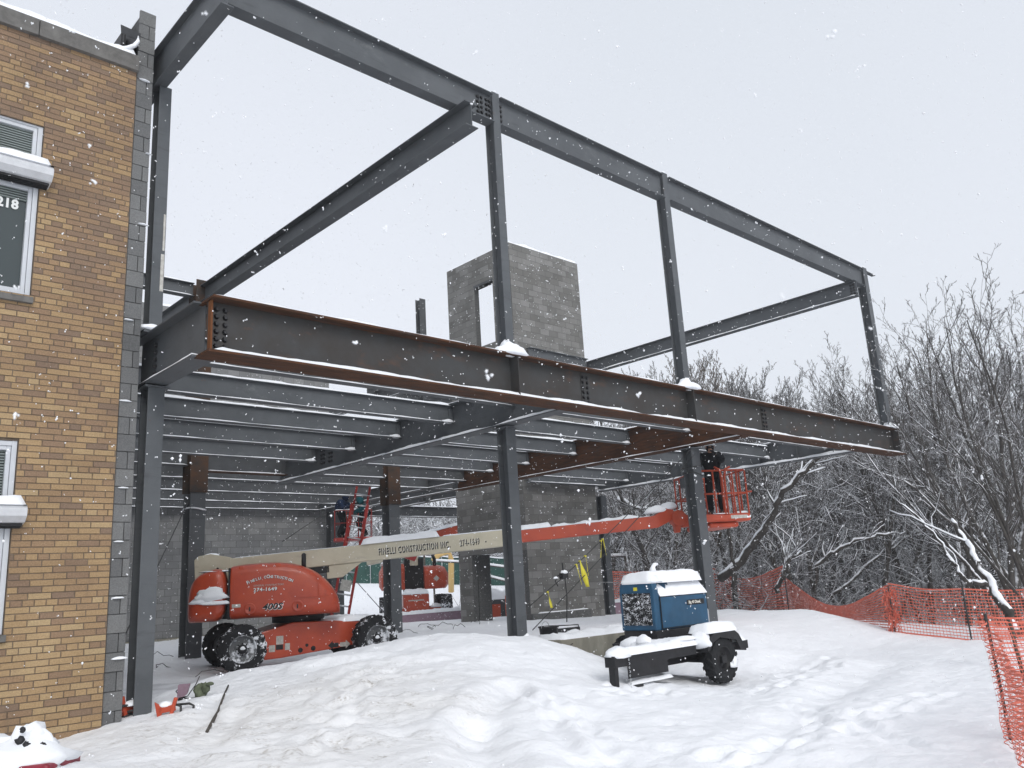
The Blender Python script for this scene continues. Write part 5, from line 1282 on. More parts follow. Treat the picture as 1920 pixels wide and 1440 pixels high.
mb = MB(); snow_pad(mb, 8.62, 9.6, 7.38, 7.64, -1.0, .09, Z, seed=16, edge=.07, rough=.3); snow_pad(mb, 9.5, 10.5, 7.38, 7.95, -1.0, .10, Z, seed=36, edge=.07, rough=.3); lump(mb, (10.05, 8.2, -1.0), (.2, .26, .14), 17, Z)
lump(mb, (8.80, 7.50, -1.0), (.20, .15, .12), 7, Z, amp=.3); lump(mb, (8.66, 7.6, -1.36), (.14, .1, .06), 8, Z); snow_pad(mb, 8.9, 9.9, 7.43, 7.52, -1.38, .04, Z, seed=18, edge=.03); lump(mb, (9.62, 7.7, -.90), (.10, .12, .10), 5, Z); lump(mb, (10.25, 7.5, -.92), (.3, .1, .05), 15, Z)
lump(mb, (11.16, 7.285, -1.36), (.09, .02, .10), 25, Z, amp=.8)
mb.build('snow_cap', M['shelf_snow'], wd)
# engine base
mb = MB(); mb.prism([(10.36, -1.02), (10.30, -.80), (11.70, -.80), (11.64, -1.02)], 8.0, 8.62, Z); mb.build('engine_base', M['dark'], wd, 0.01)
bxm = MB()
def wring(x, zs_, zr, yin=0.12): return [(x, 8.0, -.80), (x, 8.66, -.80), (x, 8.66, zs_), (x, 8.66-yin, zr), (x, 8.0+yin, zr), (x, 8.0, zs_)]
loft(bxm, [wring(10.45, -.30, -.11, .16), wring(11.68, -.30, -.11, .16)], Z, 0, False)
loft(bxm, [wring(10.32, -.20, -.09, .03), wring(10.445, -.20, -.09, .03)], Z, 0, False)
hs = bxm.build('housing', M['blue'], wd, 0.015)
mb = MB(); mb.box(10.47, 11.66, 7.985, 7.999, -.775, -.325, Z); mb.build('side_door', M['blue'], hs, 0.01)
mb = MB(); mb.box(10.465, 11.665, 7.9905, 7.9985, -.785, -.77, Z); mb.box(10.452, 10.462, 7.985, 7.998, -.785, -.32, Z); mb.box(10.45, 11.67, 7.985, 7.998, -.322, -.312, Z); mb.build('door_seal', M['dark'], hs)
mb = MB(); mb.box(11.12, 11.58, 7.978, 7.9845, -.475, -.395, Z); mb.build('name_plate', M['ink'], hs, 0.03)
mb = MB(); text_mb(mb, 'Big 40 Diesel', .062, W0(11.16, 7.977, -.453) @ UPR, 0, .001, .0015, sx=.95); mb.build('lettering', M['letter'], hs)
# grille on the -x end
mb = MB(); mb.box(10.305, 10.319, 8.06, 8.60, -.72, -.25, Z); gr = mb.build('grille', M['grille_snow'], hs)
mb = MB(); mb.box(10.314, 10.3185, 8.30, 8.37, -.21, -.16, Z); mb.build('warning_label', M['yellow'], hs)
mb = MB(); snow_pad(mb, 10.30, 11.70, 8.02, 8.64, -.11, .17, Z, seed=24, edge=.13, rough=.12); snow_pad(mb, 10.3, 10.6, 8.0, 8.66, -.09, .12, Z, seed=26, edge=.1, rough=.15)
# snow on the shoulder
vs = []; fs = []
for i in range(30):
    x = 10.46+i*(11.70-10.46)/29; th = .018+.015*mnoise.noise(Vector((x*6, 1, 2)))
    cov = 1.0 if i > 9 else 0.55+.45*mnoise.noise(Vector((x*9, 5, 2)))
    for j in range(6):
        v_ = j/5*min(1, cov+.25); vs.append((x, 7.985+.17*v_, -.315+.20*v_+th*(1 if 0 < j < 5 else .3)))
for i in range(29):
    for j in range(5): fs.append((i*6+j, (i+1)*6+j, (i+1)*6+j+1, i*6+j+1))
mb.add(vs, fs, Z, 0, True)
mb.tube([(10.75, 8.3, .05), (10.76, 8.3, .13), (10.80, 8.3, .17), (10.88, 8.3, .175)], [.07, .035, .03, .02], 8, Z)
mb.build('snow_cap', M['shelf_snow'], hs)
mb = MB(); mb.box(11.74, 11.86, 8.1, 8.25, -.80, -.58, Z); mb.build('battery_box', M['alu'], wd, 0.01)
mb = MB(); mb.box(11.95, 12.02, 8.3, 8.42, -.72, -.60, Z); mb.build('reflector', M['red'], wd, 0.01); 
mb = MB(); mb.box(11.6, 11.99, 8.32, 8.4, -.80, -.74, Z); mb.build('rear_bracket', M['dark'], wd)
mb = MB(); snow_pad(mb, 11.73, 11.87, 8.09, 8.26, -.58, .06, Z, seed=28, edge=.04); mb.build('snow_patch', M['shelf_snow'], wd)

# ================================================================ BRACING, DEBRIS
def cable(name, label, cat, pts, r, m_, group=None):
    mb = MB(); mb.tube(pts, r, 6); o = mb.build(name, m_); tag(o, label, cat, group); return o
ca = (9.74, 10.05, -.74); cb = (14.8, 10.02, 2.45)
def lerp(a, b_, t_, dz=0): return tuple(a[i]+(b_[i]-a[i])*t_+(dz if i == 2 else 0) for i in range(3))
c_hi = cable('bracing_cable', 'upper of two crossing bracing cables, with yellow ribbons tied on it', 'cable', [(9.72, 10.06, -.36)]+[lerp((9.72, 10.06, -.40), (14.7, 10.04, 2.55), t_, -.05*math.sin(PI*t_)) for t_ in (.15, .3, .5, .7, .85, 1)], .008, M['cable'], 'bracing cables of the bay')
c_lo = cable('bracing_cable', 'lower of two dark bracing cables, ending at the snowy foot of the column', 'cable', [ca]+[lerp(ca, cb, t_, -.04*math.sin(PI*t_)) for t_ in (.2, .4, .6, .8, 1)], .008, M['cable'], 'bracing cables of the bay')
cable('bracing_cable', 'thin dark cable slanting between the brick corner column and the thick rusty topped one', 'cable', [(4.5, 13.5, -.6), (7.1, 17.5, 2.1)], .01, M['cable'], 'bracing cables of the bay')
cable('bracing_cable', 'thin dark cable slanting down to the base of the column right of the ladder', 'cable', [(12.25, 17.6, -.7), (13.1, 20.9, .6)], .01, M['cable'], 'bracing cables of the bay')
cable('bracing_cable', 'thin cable stretched across the rear block wall above the boom', 'cable', [adj(530, 1015, 19), adj(612, 960, 24)], .01, M['cable'], 'bracing cables of the bay')
def ribbon(t_, ln, w_, label, sd):
    p = lerp((9.72, 10.06, -.40), (14.7, 10.04, 2.55), t_, -.05*math.sin(PI*t_)); rs = random.Random(sd); mb = MB(); vs = []; fs = []
    ph = rs.uniform(0, 6); lean = rs.uniform(-.08, .12)
    for i in range(9):
        u_ = i/8; cx = lean*u_*ln*3; wd_ = w_*(.55+.6*math.sin(PI*min(1, u_*1.1))) ; tw = ph+u_*2.0
        for s_ in (-1, 1): vs.append((p[0]+cx+s_*wd_/2*math.cos(tw*.4), p[1]-.015+s_*wd_/2*math.sin(tw)*.6, p[2]-ln*u_))
    for i in range(8): fs.append((2*i, 2*i+1, 2*i+3, 2*i+2))
    mb.add(vs, fs, None, 0, True); mb.box(p[0]-.012, p[0]+.012, p[1]-.02, p[1]+.02, p[2]-.012, p[2]+.016)
    o = mb.build('warning_ribbon', M['yellow']); so = o.modifiers.new('s', 'SOLIDIFY'); so.thickness = .002; tag(o, label, 'ribbon', 'yellow ribbons on the bracing cables')
ribbon(.235, .34, .10, 'wide yellow ribbon, lowest and left end of the cluster on the cable', 1)
ribbon(.255, .44, .10, 'longest yellow ribbon hanging from the cable, second from the left', 2)
ribbon(.285, .34, .07, 'narrow yellow ribbon hanging from the cable, third from the left', 3)
ribbon(.375, .30, .07, 'upper yellow ribbon on the cable, the left one of the high pair', 4)
ribbon(.385, .28, .06, 'yellow ribbon highest up the cable, the right one of the high pair', 5)
ribbon(.085, .26, .09, 'crumpled yellow ribbon low down near the column foot', 6)
cm = thing('cable_puller', 'black ratchet cable puller crusted with snow hanging on the upper cable', 'cable puller', lerp((9.72, 10.06, -.40), (14.7, 10.04, 2.55), .17, -.02))
mb = MB(); mb.box(-.07, .07, -.04, .04, -.05, .05); mb.tube([(0, 0, 0), (-.05, -.03, .22)], .012, 6); mb.tube([(-.05, 0, 0), (-.16, -.02, .02), (-.22, 0, -.08), (-.16, 0, -.16)], .01, 6); mb.tube([(.02, 0, -.03), (.02, -.02, -.35), (-.06, -.05, -.75)], .01, 6); mb.build('body', M['dark'], cm)
mb = MB(); lump(mb, (0, -.01, .05), (.07, .05, .05), 3); lump(mb, (-.2, 0, -.03), (.05, .03, .03), 4); mb.build('snow_cap', M['shelf_snow'], cm)
# bucket and tool case
bk = thing('bucket', 'black plastic bucket tipped in the snow at the foot of the bracing cables', 'bucket', ong(1030, 1199, 0), .4)
mb = MB(); mb.lathe([(.0, 0), (.14, 0), (.17, .2), (.185, .2), (.185, .225), (.17, .225), (.15, .02), (0, .02)], 20, RX(PI/2)); mb.v = [(x, y, z) for x, y, z in mb.v]; mb.build('shell', M['dark'], bk)
mb = MB(); mb.tube([(-.18*math.cos(a), .06, .2+.10*math.sin(a)) for a in [i*PI/8 for i in range(9)]], .006, 5); mb.build('handle', M['alu'], bk)
mb = MB(); snow_pad(mb, -.12, .12, -.12, .12, .17, .05, seed=4, edge=.06); mb.build('snow_patch', M['shelf_snow'], bk)
tb = thing('tool_case', 'long black tool case half buried in snow beside the bucket', 'tool case', ong(1058, 1188, -.02), -.1)
mb = MB(); mb.box(-.32, .32, -.12, .12, -.02, .13); mb.tube([(-.30, -.1, .14), (-.28, -.12, .19), (.28, -.12, .17), (.30, -.1, .12)], .012, 6); mb.build('case', M['dark'], tb, 0.015)
mb = MB(); snow_pad(mb, -.3, .3, -.05, .12, .13, .05, seed=6, edge=.05); lump(mb, (.12, -.14, .02), (.22, .1, .07), 5); mb.build('snow_patch', M['shelf_snow'], tb)
# red marker at the wall end
rmk = thing('red_marker', 'small red barricade piece sticking out at the left end of the concrete wall', 'marker', (10.12, 9.72, -1.22), .2)
mb = MB(); mb.box(-.06, .08, -.02, .02, -.02, .14, RY(.5)); mb.build('plate', M['ladder'], rmk, .005); mb = MB(); mb.tube([(.04, 0, .06), (.36, .05, .10)], .011, 6); mb.tube([(.16, 0, .08), (.17, .0, .2), (.24, 0, .22)], .01, 6); mb.build('leg', M['stick'], rmk)
mb = MB(); lump(mb, (.12, -.02, .0), (.12, .08, .10), 3); mb.build('snow_patch', M['shelf_snow'], rmk)
# fallen barricade pieces by the left column
def barricade(loc, rz, s_, label):
    t_ = thing('barricade_end', label, 'barricade', loc, rz, 'fallen orange barricade pieces')
    mb = MB(); mb.box(-.16*s_, .10*s_, -.02, .02, .02, .13*s_, RY(-.12)); mb.prism([(-.24*s_, .20*s_), (-.12*s_, .12*s_), (-.12*s_, .0), (-.18*s_, -.06)], -.02, .02); mb.box(.0, .06*s_, -.03, .03, 0.0, .26*s_, RY(.25)); mb.build('beam', M['orange_p'], t_, .006)
    mb = MB()
    for x in (.10*s_, .30*s_): mb.tube([(-.02, .05, .12*s_), (x, .02, .13*s_), (x+.05, -.02, .10*s_), (x+.06, -.04, -.16)], .014, 6)
    mb.build('leg', M['cable'], t_)
    mb = MB(); lump(mb, (-.05, .03, .12*s_), (.12*s_, .06, .05), 3); mb.build('snow_patch', M['shelf_snow'], t_)
barricade(ong(318, 1338, .0), math.radians(-30), .66, 'orange barricade piece with bent dark legs lying right of the corner column')
barricade(ong(236, 1345, .03), math.radians(200), .8, 'smaller orange barricade piece between the block wall end and the corner column')
mb = MB()
for (a, b_, c_) in (((222, 1332, 9.7), (205, 1331, 9.6), (201, 1352, 9.5)), ((254, 1331, 9.6), (232, 1336, 9.5), (227, 1354, 9.4))): mb.tube([(lambda g: tuple(np.array(adj(q_[0], q_[1], (FWD[0]*g[0]+FWD[1]*g[1])*1.0+R[2][2]*g[2]))))(ong(c_[0], c_[1])) for q_ in (a, b_, c_)], .014, 6)
o = mb.build('bent_tube', M['cable']); tag(o, 'pair of bent dark tube legs poking from the snow at the block wall foot', 'tube')
# foam scrap, cloth and wire
mb = MB(); gd_ = (lambda g: R[2][0]*g[0]+R[2][1]*g[1]+R[2][2]*g[2]-.03)(ong(345, 1310)); a = [adj(q_[0], q_[1], gd_) for q_ in ((336, 1283), (358, 1281), (352, 1300), (343, 1308), (334, 1309))]; mb.add(a, [(0,1,2,3,4)]); o = mb.build('foam_scrap', M['purple']); so = o.modifiers.new('s', 'SOLIDIFY'); so.thickness = .04
tag(o, 'torn purple foam scrap stuck in the snow bank near the corner column', 'foam scrap')
mb = MB(); mb.ball(adj(376, 1297, gd_), (.08, .05, .09), None, 0, 10, 7, .25); mb.ball(adj(386, 1290, gd_), (.05, .04, .06), None, 0, 8, 6, .25); mb.ball(adj(394, 1282, gd_), (.05, .03, .02), None, 0, 8, 6, .2); o = mb.build('rag', M['brown_grey']); tag(o, 'crumpled greenish rag half buried in the snow bank behind the orange barricade', 'rag')
mb = MB(); mb.tube([adj(q_[0], q_[1], gd_-.03) for q_ in ((356, 1311, 10.7), (336, 1306, 10.7), (330, 1296, 10.75), (337, 1290, 10.8))], .008, 5); mb.tube([adj(q_[0], q_[1], gd_-.04) for q_ in ((336, 1309, 10.6), (352, 1305, 10.6), (368, 1282, 10.8), (374, 1268, 10.9))], .006, 5); mb.tube([adj(q_[0], q_[1], gd_-.05) for q_ in ((334, 1312, 10.5), (372, 1309, 10.5))], .014, 5)
o = mb.build('wire_scrap', M['cable']); tag(o, 'curled loop of dark wire around the purple foam scrap', 'wire')
sp = [(428, 1287, 10.0), (420, 1305, 9.6), (409, 1335, 8.9), (400, 1352, 8.5), (388, 1374, 8.0)]
mb = MB(); mb.tube([ong(q_[0], q_[1], .012) for q_ in sp], [.010, .012, .013, .020, .016], 6)
vv = []
for v in mb.v: vv.append(v)
o = mb.build('stick', M['stick']); tag(o, 'long dark stick lying on the snow slope below the lift tyre', 'stick')
rs = random.Random(12); k = 0
for (px, py, d) in ((395, 1268, 13.4), (305, 1235, 14.2), (312, 1255, 13.6), (800, 1178, 16.5), (815, 1182, 16.3), (830, 1176, 16.8), (770, 1190, 15.8), (890, 1172, 17.5), (862, 1180, 16.9), (300, 1198, 15.5)):
    mb = MB(); c = Vector(ong(px, py, .01)); n_ = 7; a0 = rs.uniform(0, 6); rr = rs.uniform(.12, .3)
    pts = [c+Vector((rr*math.cos(a0+i*.45)*(1+.15*rs.random()), rr*math.sin(a0+i*.45)*.8, .10*math.sin(PI*i/n_)*rs.uniform(.4, 1.4)+.005)) for i in range(n_)]
    mb.tube(pts, .007, 5); o = mb.build('wire_scrap', M['cable'])
    wl = ['curl of dark wire on the snow left of the lift rear tyre', 'curved dark wire leaning on the snow between the two left columns, upper one', 'curved dark wire lying on the snow between the two left columns, lower one', 'wire loop on the snow right of the lift front tyre, leftmost of its row', 'wire loop on the snow right of the lift front tyre, second in its row', 'wire loop on the snow just below the purple foam', 'short wire lying close to the lift front tyre', 'wire hook on the snow in front of the tower pier', 'flat wire on the snow between foam and tower pier', 'thin bent wire near the rear wall footing']
    tag(o, wl[k], 'wire', 'loose wires on the snow under the frame'); k += 1

# red machine under snow at the lower left
mc = thing('buried_machine', 'dark red machine mostly buried under snow in the lower left corner', 'machine', adj(40, 1470, 6.3), math.atan2(LAT[1], LAT[0]))
mb = MB(); mb.box(-.5, .30, -.2, .3, -.15, .16); mb.build('cover', M['red'], mc, .03)
mb = MB(); text_mb(mb, 'RIDER', .10, T(-.12, -.202, .05) @ UPR, 0, .001, .002); mb.build('lettering', M['letter_w'], mc)
mb = MB(); lump(mb, (-.12, .05, .14), (.48, .30, .17), 5, amp=.4); lump(mb, (-.04, .12, .26), (.15, .13, .16), 9, amp=.6); lump(mb, (.05, .12, .22), (.13, .11, .13), 29, amp=.5); lump(mb, (-.3, .1, .2), (.3, .2, .16), 19, amp=.5); mb.build('snow_cap', M['shelf_snow'], mc)
mb = MB()
for (x, y, z, r_) in ((.14, .0, .25, .035), (-.02, -.03, .30, .04), (.03, -.03, .27, .035), (-.01, -.02, .39, .022)): mb.ball((x, y, z), (r_, r_*.8, r_), None, 0, 8, 6, .3)
mb.tube([(-.34, -.06, .30), (-.28, -.08, .36), (-.22, -.08, .31), (-.26, -.06, .27)], .016, 8); mb.build('handle_lever', M['dark'], mc)

# ================================================================ FENCES
def net(name, label, P0, P1, h, n_sag, dens=0.07, wd=0.010, seed=1, lean=0.0, group='orange plastic mesh panels of the fence', fold=.03, mat_='net', parent=None, zt=None, sides=None):
    """netting between two ground points; sagging top edge"""
    P0 = Vector(P0); P1 = Vector(P1); L = (P1-P0).length; nx = max(2, int(L/dens)); nz_ = max(2, int(h/dens)); dr = (P1-P0)/L; nrm = Vector((-dr.y, dr.x, 0)).normalized()
    g = []
    for i in range(nx+1):
        u_ = i/nx; col = []
        b0 = P0+(P1-P0)*u_; zg = b0.z if zt is None else zt(u_)
        hh = h*(1-n_sag*math.sin(PI*u_)**1.2)
        for j in range(nz_+1):
            v_ = j/nz_
            off = fold*mnoise.noise(Vector((u_*L*1.5, v_*1.2, seed)))+fold*.5*mnoise.noise(Vector((u_*L*6, v_*2, seed+3)))
            col.append(Vector((b0.x, b0.y, zg+hh*v_))+nrm*(off+lean*v_)+dr*(fold*.6*mnoise.noise(Vector((v_*3, u_*L*2, seed+9)))))
        g.append(col)
    mb = MB(); vs = []; fs = []
    def strip(p, q_, w_, ax):
        o_ = len(vs); vs.extend([p-ax*w_, q_-ax*w_, q_+ax*w_, p+ax*w_]); fs.append((o_, o_+1, o_+2, o_+3))
    for i in range(nx+1):
        for j in range(nz_):
            strip(g[i][j], g[i][j+1], wd*.75, dr)
    up_ = Vector((0, 0, 1))
    for j in range(nz_+1):
        for i in range(nx):
            strip(g[i][j], g[i+1][j], wd*(2.4 if j in (0, nz_) else 1.25), up_)
    mb.add(vs, fs); 
    if parent: return mb.build(name, M[mat_], parent)
    o = mb.build(name, M[mat_]); tag(o, label, 'mesh fence', group); return o
def post(P, h, label, lean=(0, 0), r=.018, net_top=True):
    t_ = thing('fence_post', label, 'fence post', P, 0, 'thin steel posts of the orange fence')
    mb = MB(); mb.tube([(0, 0, -.3), (lean[0]*.4, lean[1]*.4, h*.5), (lean[0], lean[1], h)], r, 6); mb.build('rod', M['cable'], t_)
    return t_
def gpt(px, py, d, dz=0): v = adj(px, py, d); return (v[0], v[1], gz(v[0], v[1])+dz)
A0 = gpt(1120, 1125, 33); A1 = gpt(1350, 1125, 30); A2 = gpt(1480, 1150, 24); A3 = gpt(1678, 1180, 18.6); A4 = gpt(1820, 1190, 17.6); A5 = gpt(1990, 1195, 17.0)
net('orange_fence', 'orange mesh stretch farthest left, behind the welder', A0, A1, 1.5, .05, .09, .013, 1)
net('orange_fence', 'orange mesh stretch sloping down right of the column behind the welder', A1, A2, 1.35, .22, .08, .012, 2)
net('orange_fence', 'sagging orange mesh stretch in the middle of the fence', A2, A3, 1.0, .62, .065, .010, 3)
net('orange_fence', 'upright orange mesh stretch right of the bunched orange post', A3, A4, 1.05, .06, .065, .0065, 4)
net('orange_fence', 'orange mesh stretch in the back at the right edge of the picture', A4, A5, 1.05, .05, .065, .0065, 5)
for P, h, lb in ((A1, 1.5, 'thin fence post behind the column by the welder'), (A2, 1.1, 'thin fence post at the left end of the sagging mesh'), (A3, 1.0, 'thin fence post wrapped in bunched orange mesh'), (A4, 1.1, 'thin fence post in the upright mesh stretch'), (gpt(1470, 1150, 24.5), .9, 'short thin fence post in the dip of the mesh')): post(P, h, lb)
mb = MB(); rs = random.Random(8)
def bunch(label, P, h, r_, n_, sd, wdx=.010):
    rs = random.Random(sd); vs = []; fs = []
    for k in range(n_):
        a = rs.uniform(0, 6.28); x = P[0]+r_*rs.uniform(.2, 1)*math.cos(a); y = P[1]+r_*rs.uniform(.2, 1)*math.sin(a); z = P[2]+rs.uniform(0, h)
        pts = [Vector((x, y, z))]
        for q_ in range(4): pts.append(pts[-1]+Vector((rs.uniform(-.05, .05), rs.uniform(-.05, .05), rs.uniform(-.09, .03))))
        for q_ in range(4):
            o_ = len(vs); ax = Vector((rs.uniform(-1, 1), rs.uniform(-1, 1), rs.uniform(-.3, .3))).normalized()*wdx; vs.extend([pts[q_]-ax, pts[q_+1]-ax, pts[q_+1]+ax, pts[q_]+ax]); fs.append((o_, o_+1, o_+2, o_+3))
    mb = MB(); mb.add(vs, fs); o = mb.build('bunched_net', M['net']); tag(o, label, 'net bundle')
bunch('bundle of bunched orange mesh tied around the fence post in the middle of the view', A3, 1.0, .15, 200, 3, .009)
bunch('bundle of bunched orange mesh on the back post near the right edge', (A5[0]-.0, A5[1]+.0, A5[2]), 1.1, .2, 200, 5, .009)
# near corner of the fence, coming towards the viewer
B0 = ong(1896, 1388); B1 = gpt(1930, 1300, 9.0)
B2 = ong(2010, 1700)
po = post(B0, 1.02, 'nearest dark fence post holding the draped orange mesh at the right edge', (.02, .03), .014)
net('orange_fence', 'near orange mesh panel draped from the dark post towards the viewer', (B0[0], B0[1], B0[2]-.05), (B2[0], B2[1], B2[2]-.1), 1.0, .10, .04, .0034, 7, .0, fold=.10)
net('orange_fence', 'near orange mesh panel running away behind the dark post', (B0[0]+.02, B0[1]+.02, B0[2]-.05), (A5[0]+.9, A5[1]-1.4, A5[2]-.1), 1.0, .25, .05, .0036, 8, .1, fold=.10)
net('draped_net', 'folded length of orange mesh hanging against the nearest fence post', (B0[0]-.02, B0[1]+.03, B0[2]), (B0[0]+.44, B0[1]-.36, B0[2]), 1.0, .03, .035, .0034, 15, .0, fold=.16)
net('draped_net', 'loose end of orange mesh slumped in the snow at the lower right edge', (B0[0]+.0, B0[1]-.12, B0[2]-.03), (B0[0]+.45, B0[1]-.75, B0[2]), .55, .2, .04, .0036, 16, -.1, fold=.14)
mb = MB(); mb.tube([adj(1893, 1160, 7.9), adj(1905, 1215, 7.6), adj(1925, 1290, 7.3)], .017, 6); o = mb.build('leaning_rod', M['stick']); tag(o, 'dark rod leaning against the nearest fence post at the right edge', 'rod')

# green fence far behind
gf = thing('green_fence', 'dark green fabric covered construction fence far behind the lifts', 'fence', (0, 0, 0), 0)
g0 = adj(560, 1090, 61); g1 = adj(1010, 1098, 61); g0 = np.array(g0); g1 = np.array(g1)
gf.location = tuple(g0); Lg = float(np.hypot(*(g1-g0)[:2])); gf.rotation_euler = (0, 0, math.atan2(g1[1]-g0[1], g1[0]-g0[0]))
nn = 40; vs = []; fs = []
for i in range(nn+1):
    x = Lg*i/nn; zb_ = gz(*(g0+(g1-g0)*i/nn)[:2])-g0[2]
    vs += [(x, .05*math.sin(i*1.3), zb_-.3), (x, .05*math.sin(i*1.3), zb_+2.0-.07*abs(math.sin(i*PI/4)))]
for i in range(nn): fs.append((2*i, 2*i+2, 2*i+3, 2*i+1))
mb = MB(); mb.add(vs, fs); sc_ = mb.build('fabric', M['green_scrim'], gf); so = sc_.modifiers.new('s', 'SOLIDIFY'); so.thickness = .01
for i in range(0, nn+1, 4):
    mb = MB(); mb.tube([(Lg*i/nn, -.05, vs[2*i][2]), (Lg*i/nn, -.05, vs[2*i+1][2]+.12)], .03, 6); mb.build('post', M['alu'], gf)
mb = MB(); mb.tube([(Lg*i/nn, -.05, vs[2*i+1][2]+.04) for i in range(nn+1)], .05, 6); mb.build('snowy_top_rail', M['shelf_snow'], gf)
# snow covered poles above the fence, a pale yellow digger arm and a heap under netting
for k, (a, b_, lb) in enumerate((((795, 1036, 40), (868, 1028, 40), 'snow covered pole reaching up above the distant lift'), ((812, 1052, 42), (868, 1055, 42), 'snow covered pole level behind the distant lift'), ((915, 1060, 42), (962, 1066, 42), 'snow covered pole right of the tower pier, upper one'), ((918, 1082, 42), (950, 1090, 42), 'snow covered pole right of the tower pier, lower one'), ((1132, 1044, 34), (1172, 1043, 34), 'snow covered rail in the woods right of the tower'))):
    t_ = thing('snowy_pole', lb, 'pole', adj(*a), 0, 'snow covered poles in the background'); e = Vector(adj(*b_))-Vector(adj(*a))
    mb = MB(); mb.tube([(0, 0, 0), tuple(e)], .05, 6); mb.build('pole', M['stick'], t_); mb = MB(); mb.tube([(0, 0, .06), tuple(e+Vector((0, 0, .06)))], .07, 6); mb.build('snow_cap', M['shelf_snow'], t_)
    mb = MB(); mb.tube([(0, 0, 0), (0.1, .1, -3.2)], .05, 6); mb.build('support', M['stick'], t_); mb = MB(); mb.tube([tuple(e), tuple(e+Vector((0, .1, -3.2)))], .05, 6); mb.build('support', M['stick'], t_)
yg = mat('pale_yellow_paint', (.62, .42, .16), .5)
mb = MB(); mb.tube([adj(812, 1052, 46), adj(822, 1040, 46), adj(842, 1034, 46), adj(846, 1050, 46), adj(846, 1110, 46)], .16, 8); o = mb.build('digger_arm', yg); tag(o, 'pale yellow excavator arm far off behind the distant lift', 'excavator arm')
hp = thing('covered_heap', 'snow covered material heap under orange netting seen past the tower pier', 'material heap', gpt(952, 1160, 31), A_UP)
mb = MB(); mb.box(-1.6, 0.2, -.5, .5, -.1, .62); mb.build('crate', M['steel_d'], hp, .03); mb = MB(); mb.box(.25, 1.6, -.6, .6, -.1, .75); mb.build('pallet_stack', M['decal'], hp, .03)
mb = MB(); snow_pad(mb, -1.6, .2, -.55, .55, .62, .3, seed=3, edge=.3); snow_pad(mb, .2, 1.7, -.65, .65, .75, .35, seed=4, edge=.35); mb.build('snow_cap', M['shelf_snow'], hp)
net('netting', '', (-.2, -.72, -.1), (1.75, -.72, -.1), .82, 0, .09, .014, 11, parent=hp)
mb = MB(); mb.box(-1.0, -.35, -.52, -.505, .0, .45); mb.build('orange_panel', M['orange_p'], hp)

# ================================================================ TREES
def grow_tree(seed, H, nst=1, lean=0.0, spread=.5, r0=.16, levels=4, dens=1.0, upw=.35, fork=.25, sides=(7, 5, 4, 3, 3)):
    """bare deciduous tree: list of branches (points, radii, level)"""
    rs = random.Random(seed); br = []
    def grow(p, d, L, r, lv):
        n_ = {0: 12, 1: 9, 2: 7, 3: 5, 4: 4}[lv]; pts = [p.copy()]; rr = [r]; sl = L/n_
        wig = {0: .10, 1: .17, 2: .22, 3: .28, 4: .32}[lv]
        for i in range(n_):
            d = (d+Vector((rs.gauss(0, wig), rs.gauss(0, wig), rs.gauss(0, wig*.6)))*.8+Vector((0, 0, upw*(.28 if lv else .12)))).normalized()
            p = p+d*sl; pts.append(p.copy()); u_ = (i+1)/n_; rr.append(max(.0035, r*(1-u_*.82)))
        br.append((pts, rr, lv))
        if lv >= levels: return
        nch = {0: int(15*dens), 1: int(9*dens), 2: int(6*dens), 3: int(4*dens)}[lv]
        st = {0: fork, 1: .15, 2: .12, 3: .1}[lv]
        az = rs.uniform(0, 6.28)
        for k in range(max(1, nch)):
            u_ = st+(1-st)*(k+rs.random())/nch; u_ = min(.98, u_)
            i = int(u_*n_); f_ = u_*n_-i; q_ = pts[i].lerp(pts[min(i+1, n_)], f_); dd = (pts[min(i+1, n_)]-pts[i]).normalized()
            az += 2.4+rs.uniform(-.5, .5); s_ = dd.orthogonal().normalized(); s_.rotate(Matrix.Rotation(az, 3, dd))
            ang = rs.uniform(.45, .95)*(spread*1.6)
            nd = (dd*math.cos(ang)+s_*math.sin(ang)).normalized()
            cl = {0: .46, 1: .50, 2: .52, 3: .55}[lv]*L*(1-u_*.55)*rs.uniform(.65, 1.15)
            grow(q_, nd, cl, max(.0045, rr[i]*rs.uniform(.42, .68)), lv+1)
    for s_ in range(nst):
        a = rs.uniform(0, 6.28) if nst > 1 else 0; t_ = rs.uniform(.10, .48) if nst > 1 else 0.02
        d = Vector((lean+t_*math.cos(a), t_*math.sin(a), 1)).normalized()
        grow(Vector((.12*math.cos(a)*(nst > 1), .12*math.sin(a)*(nst > 1), -.4)), d, H*rs.uniform(.8, 1.0), r0*rs.uniform(.7, 1), 0)
    return br
LAST_H = 10
TH = {}
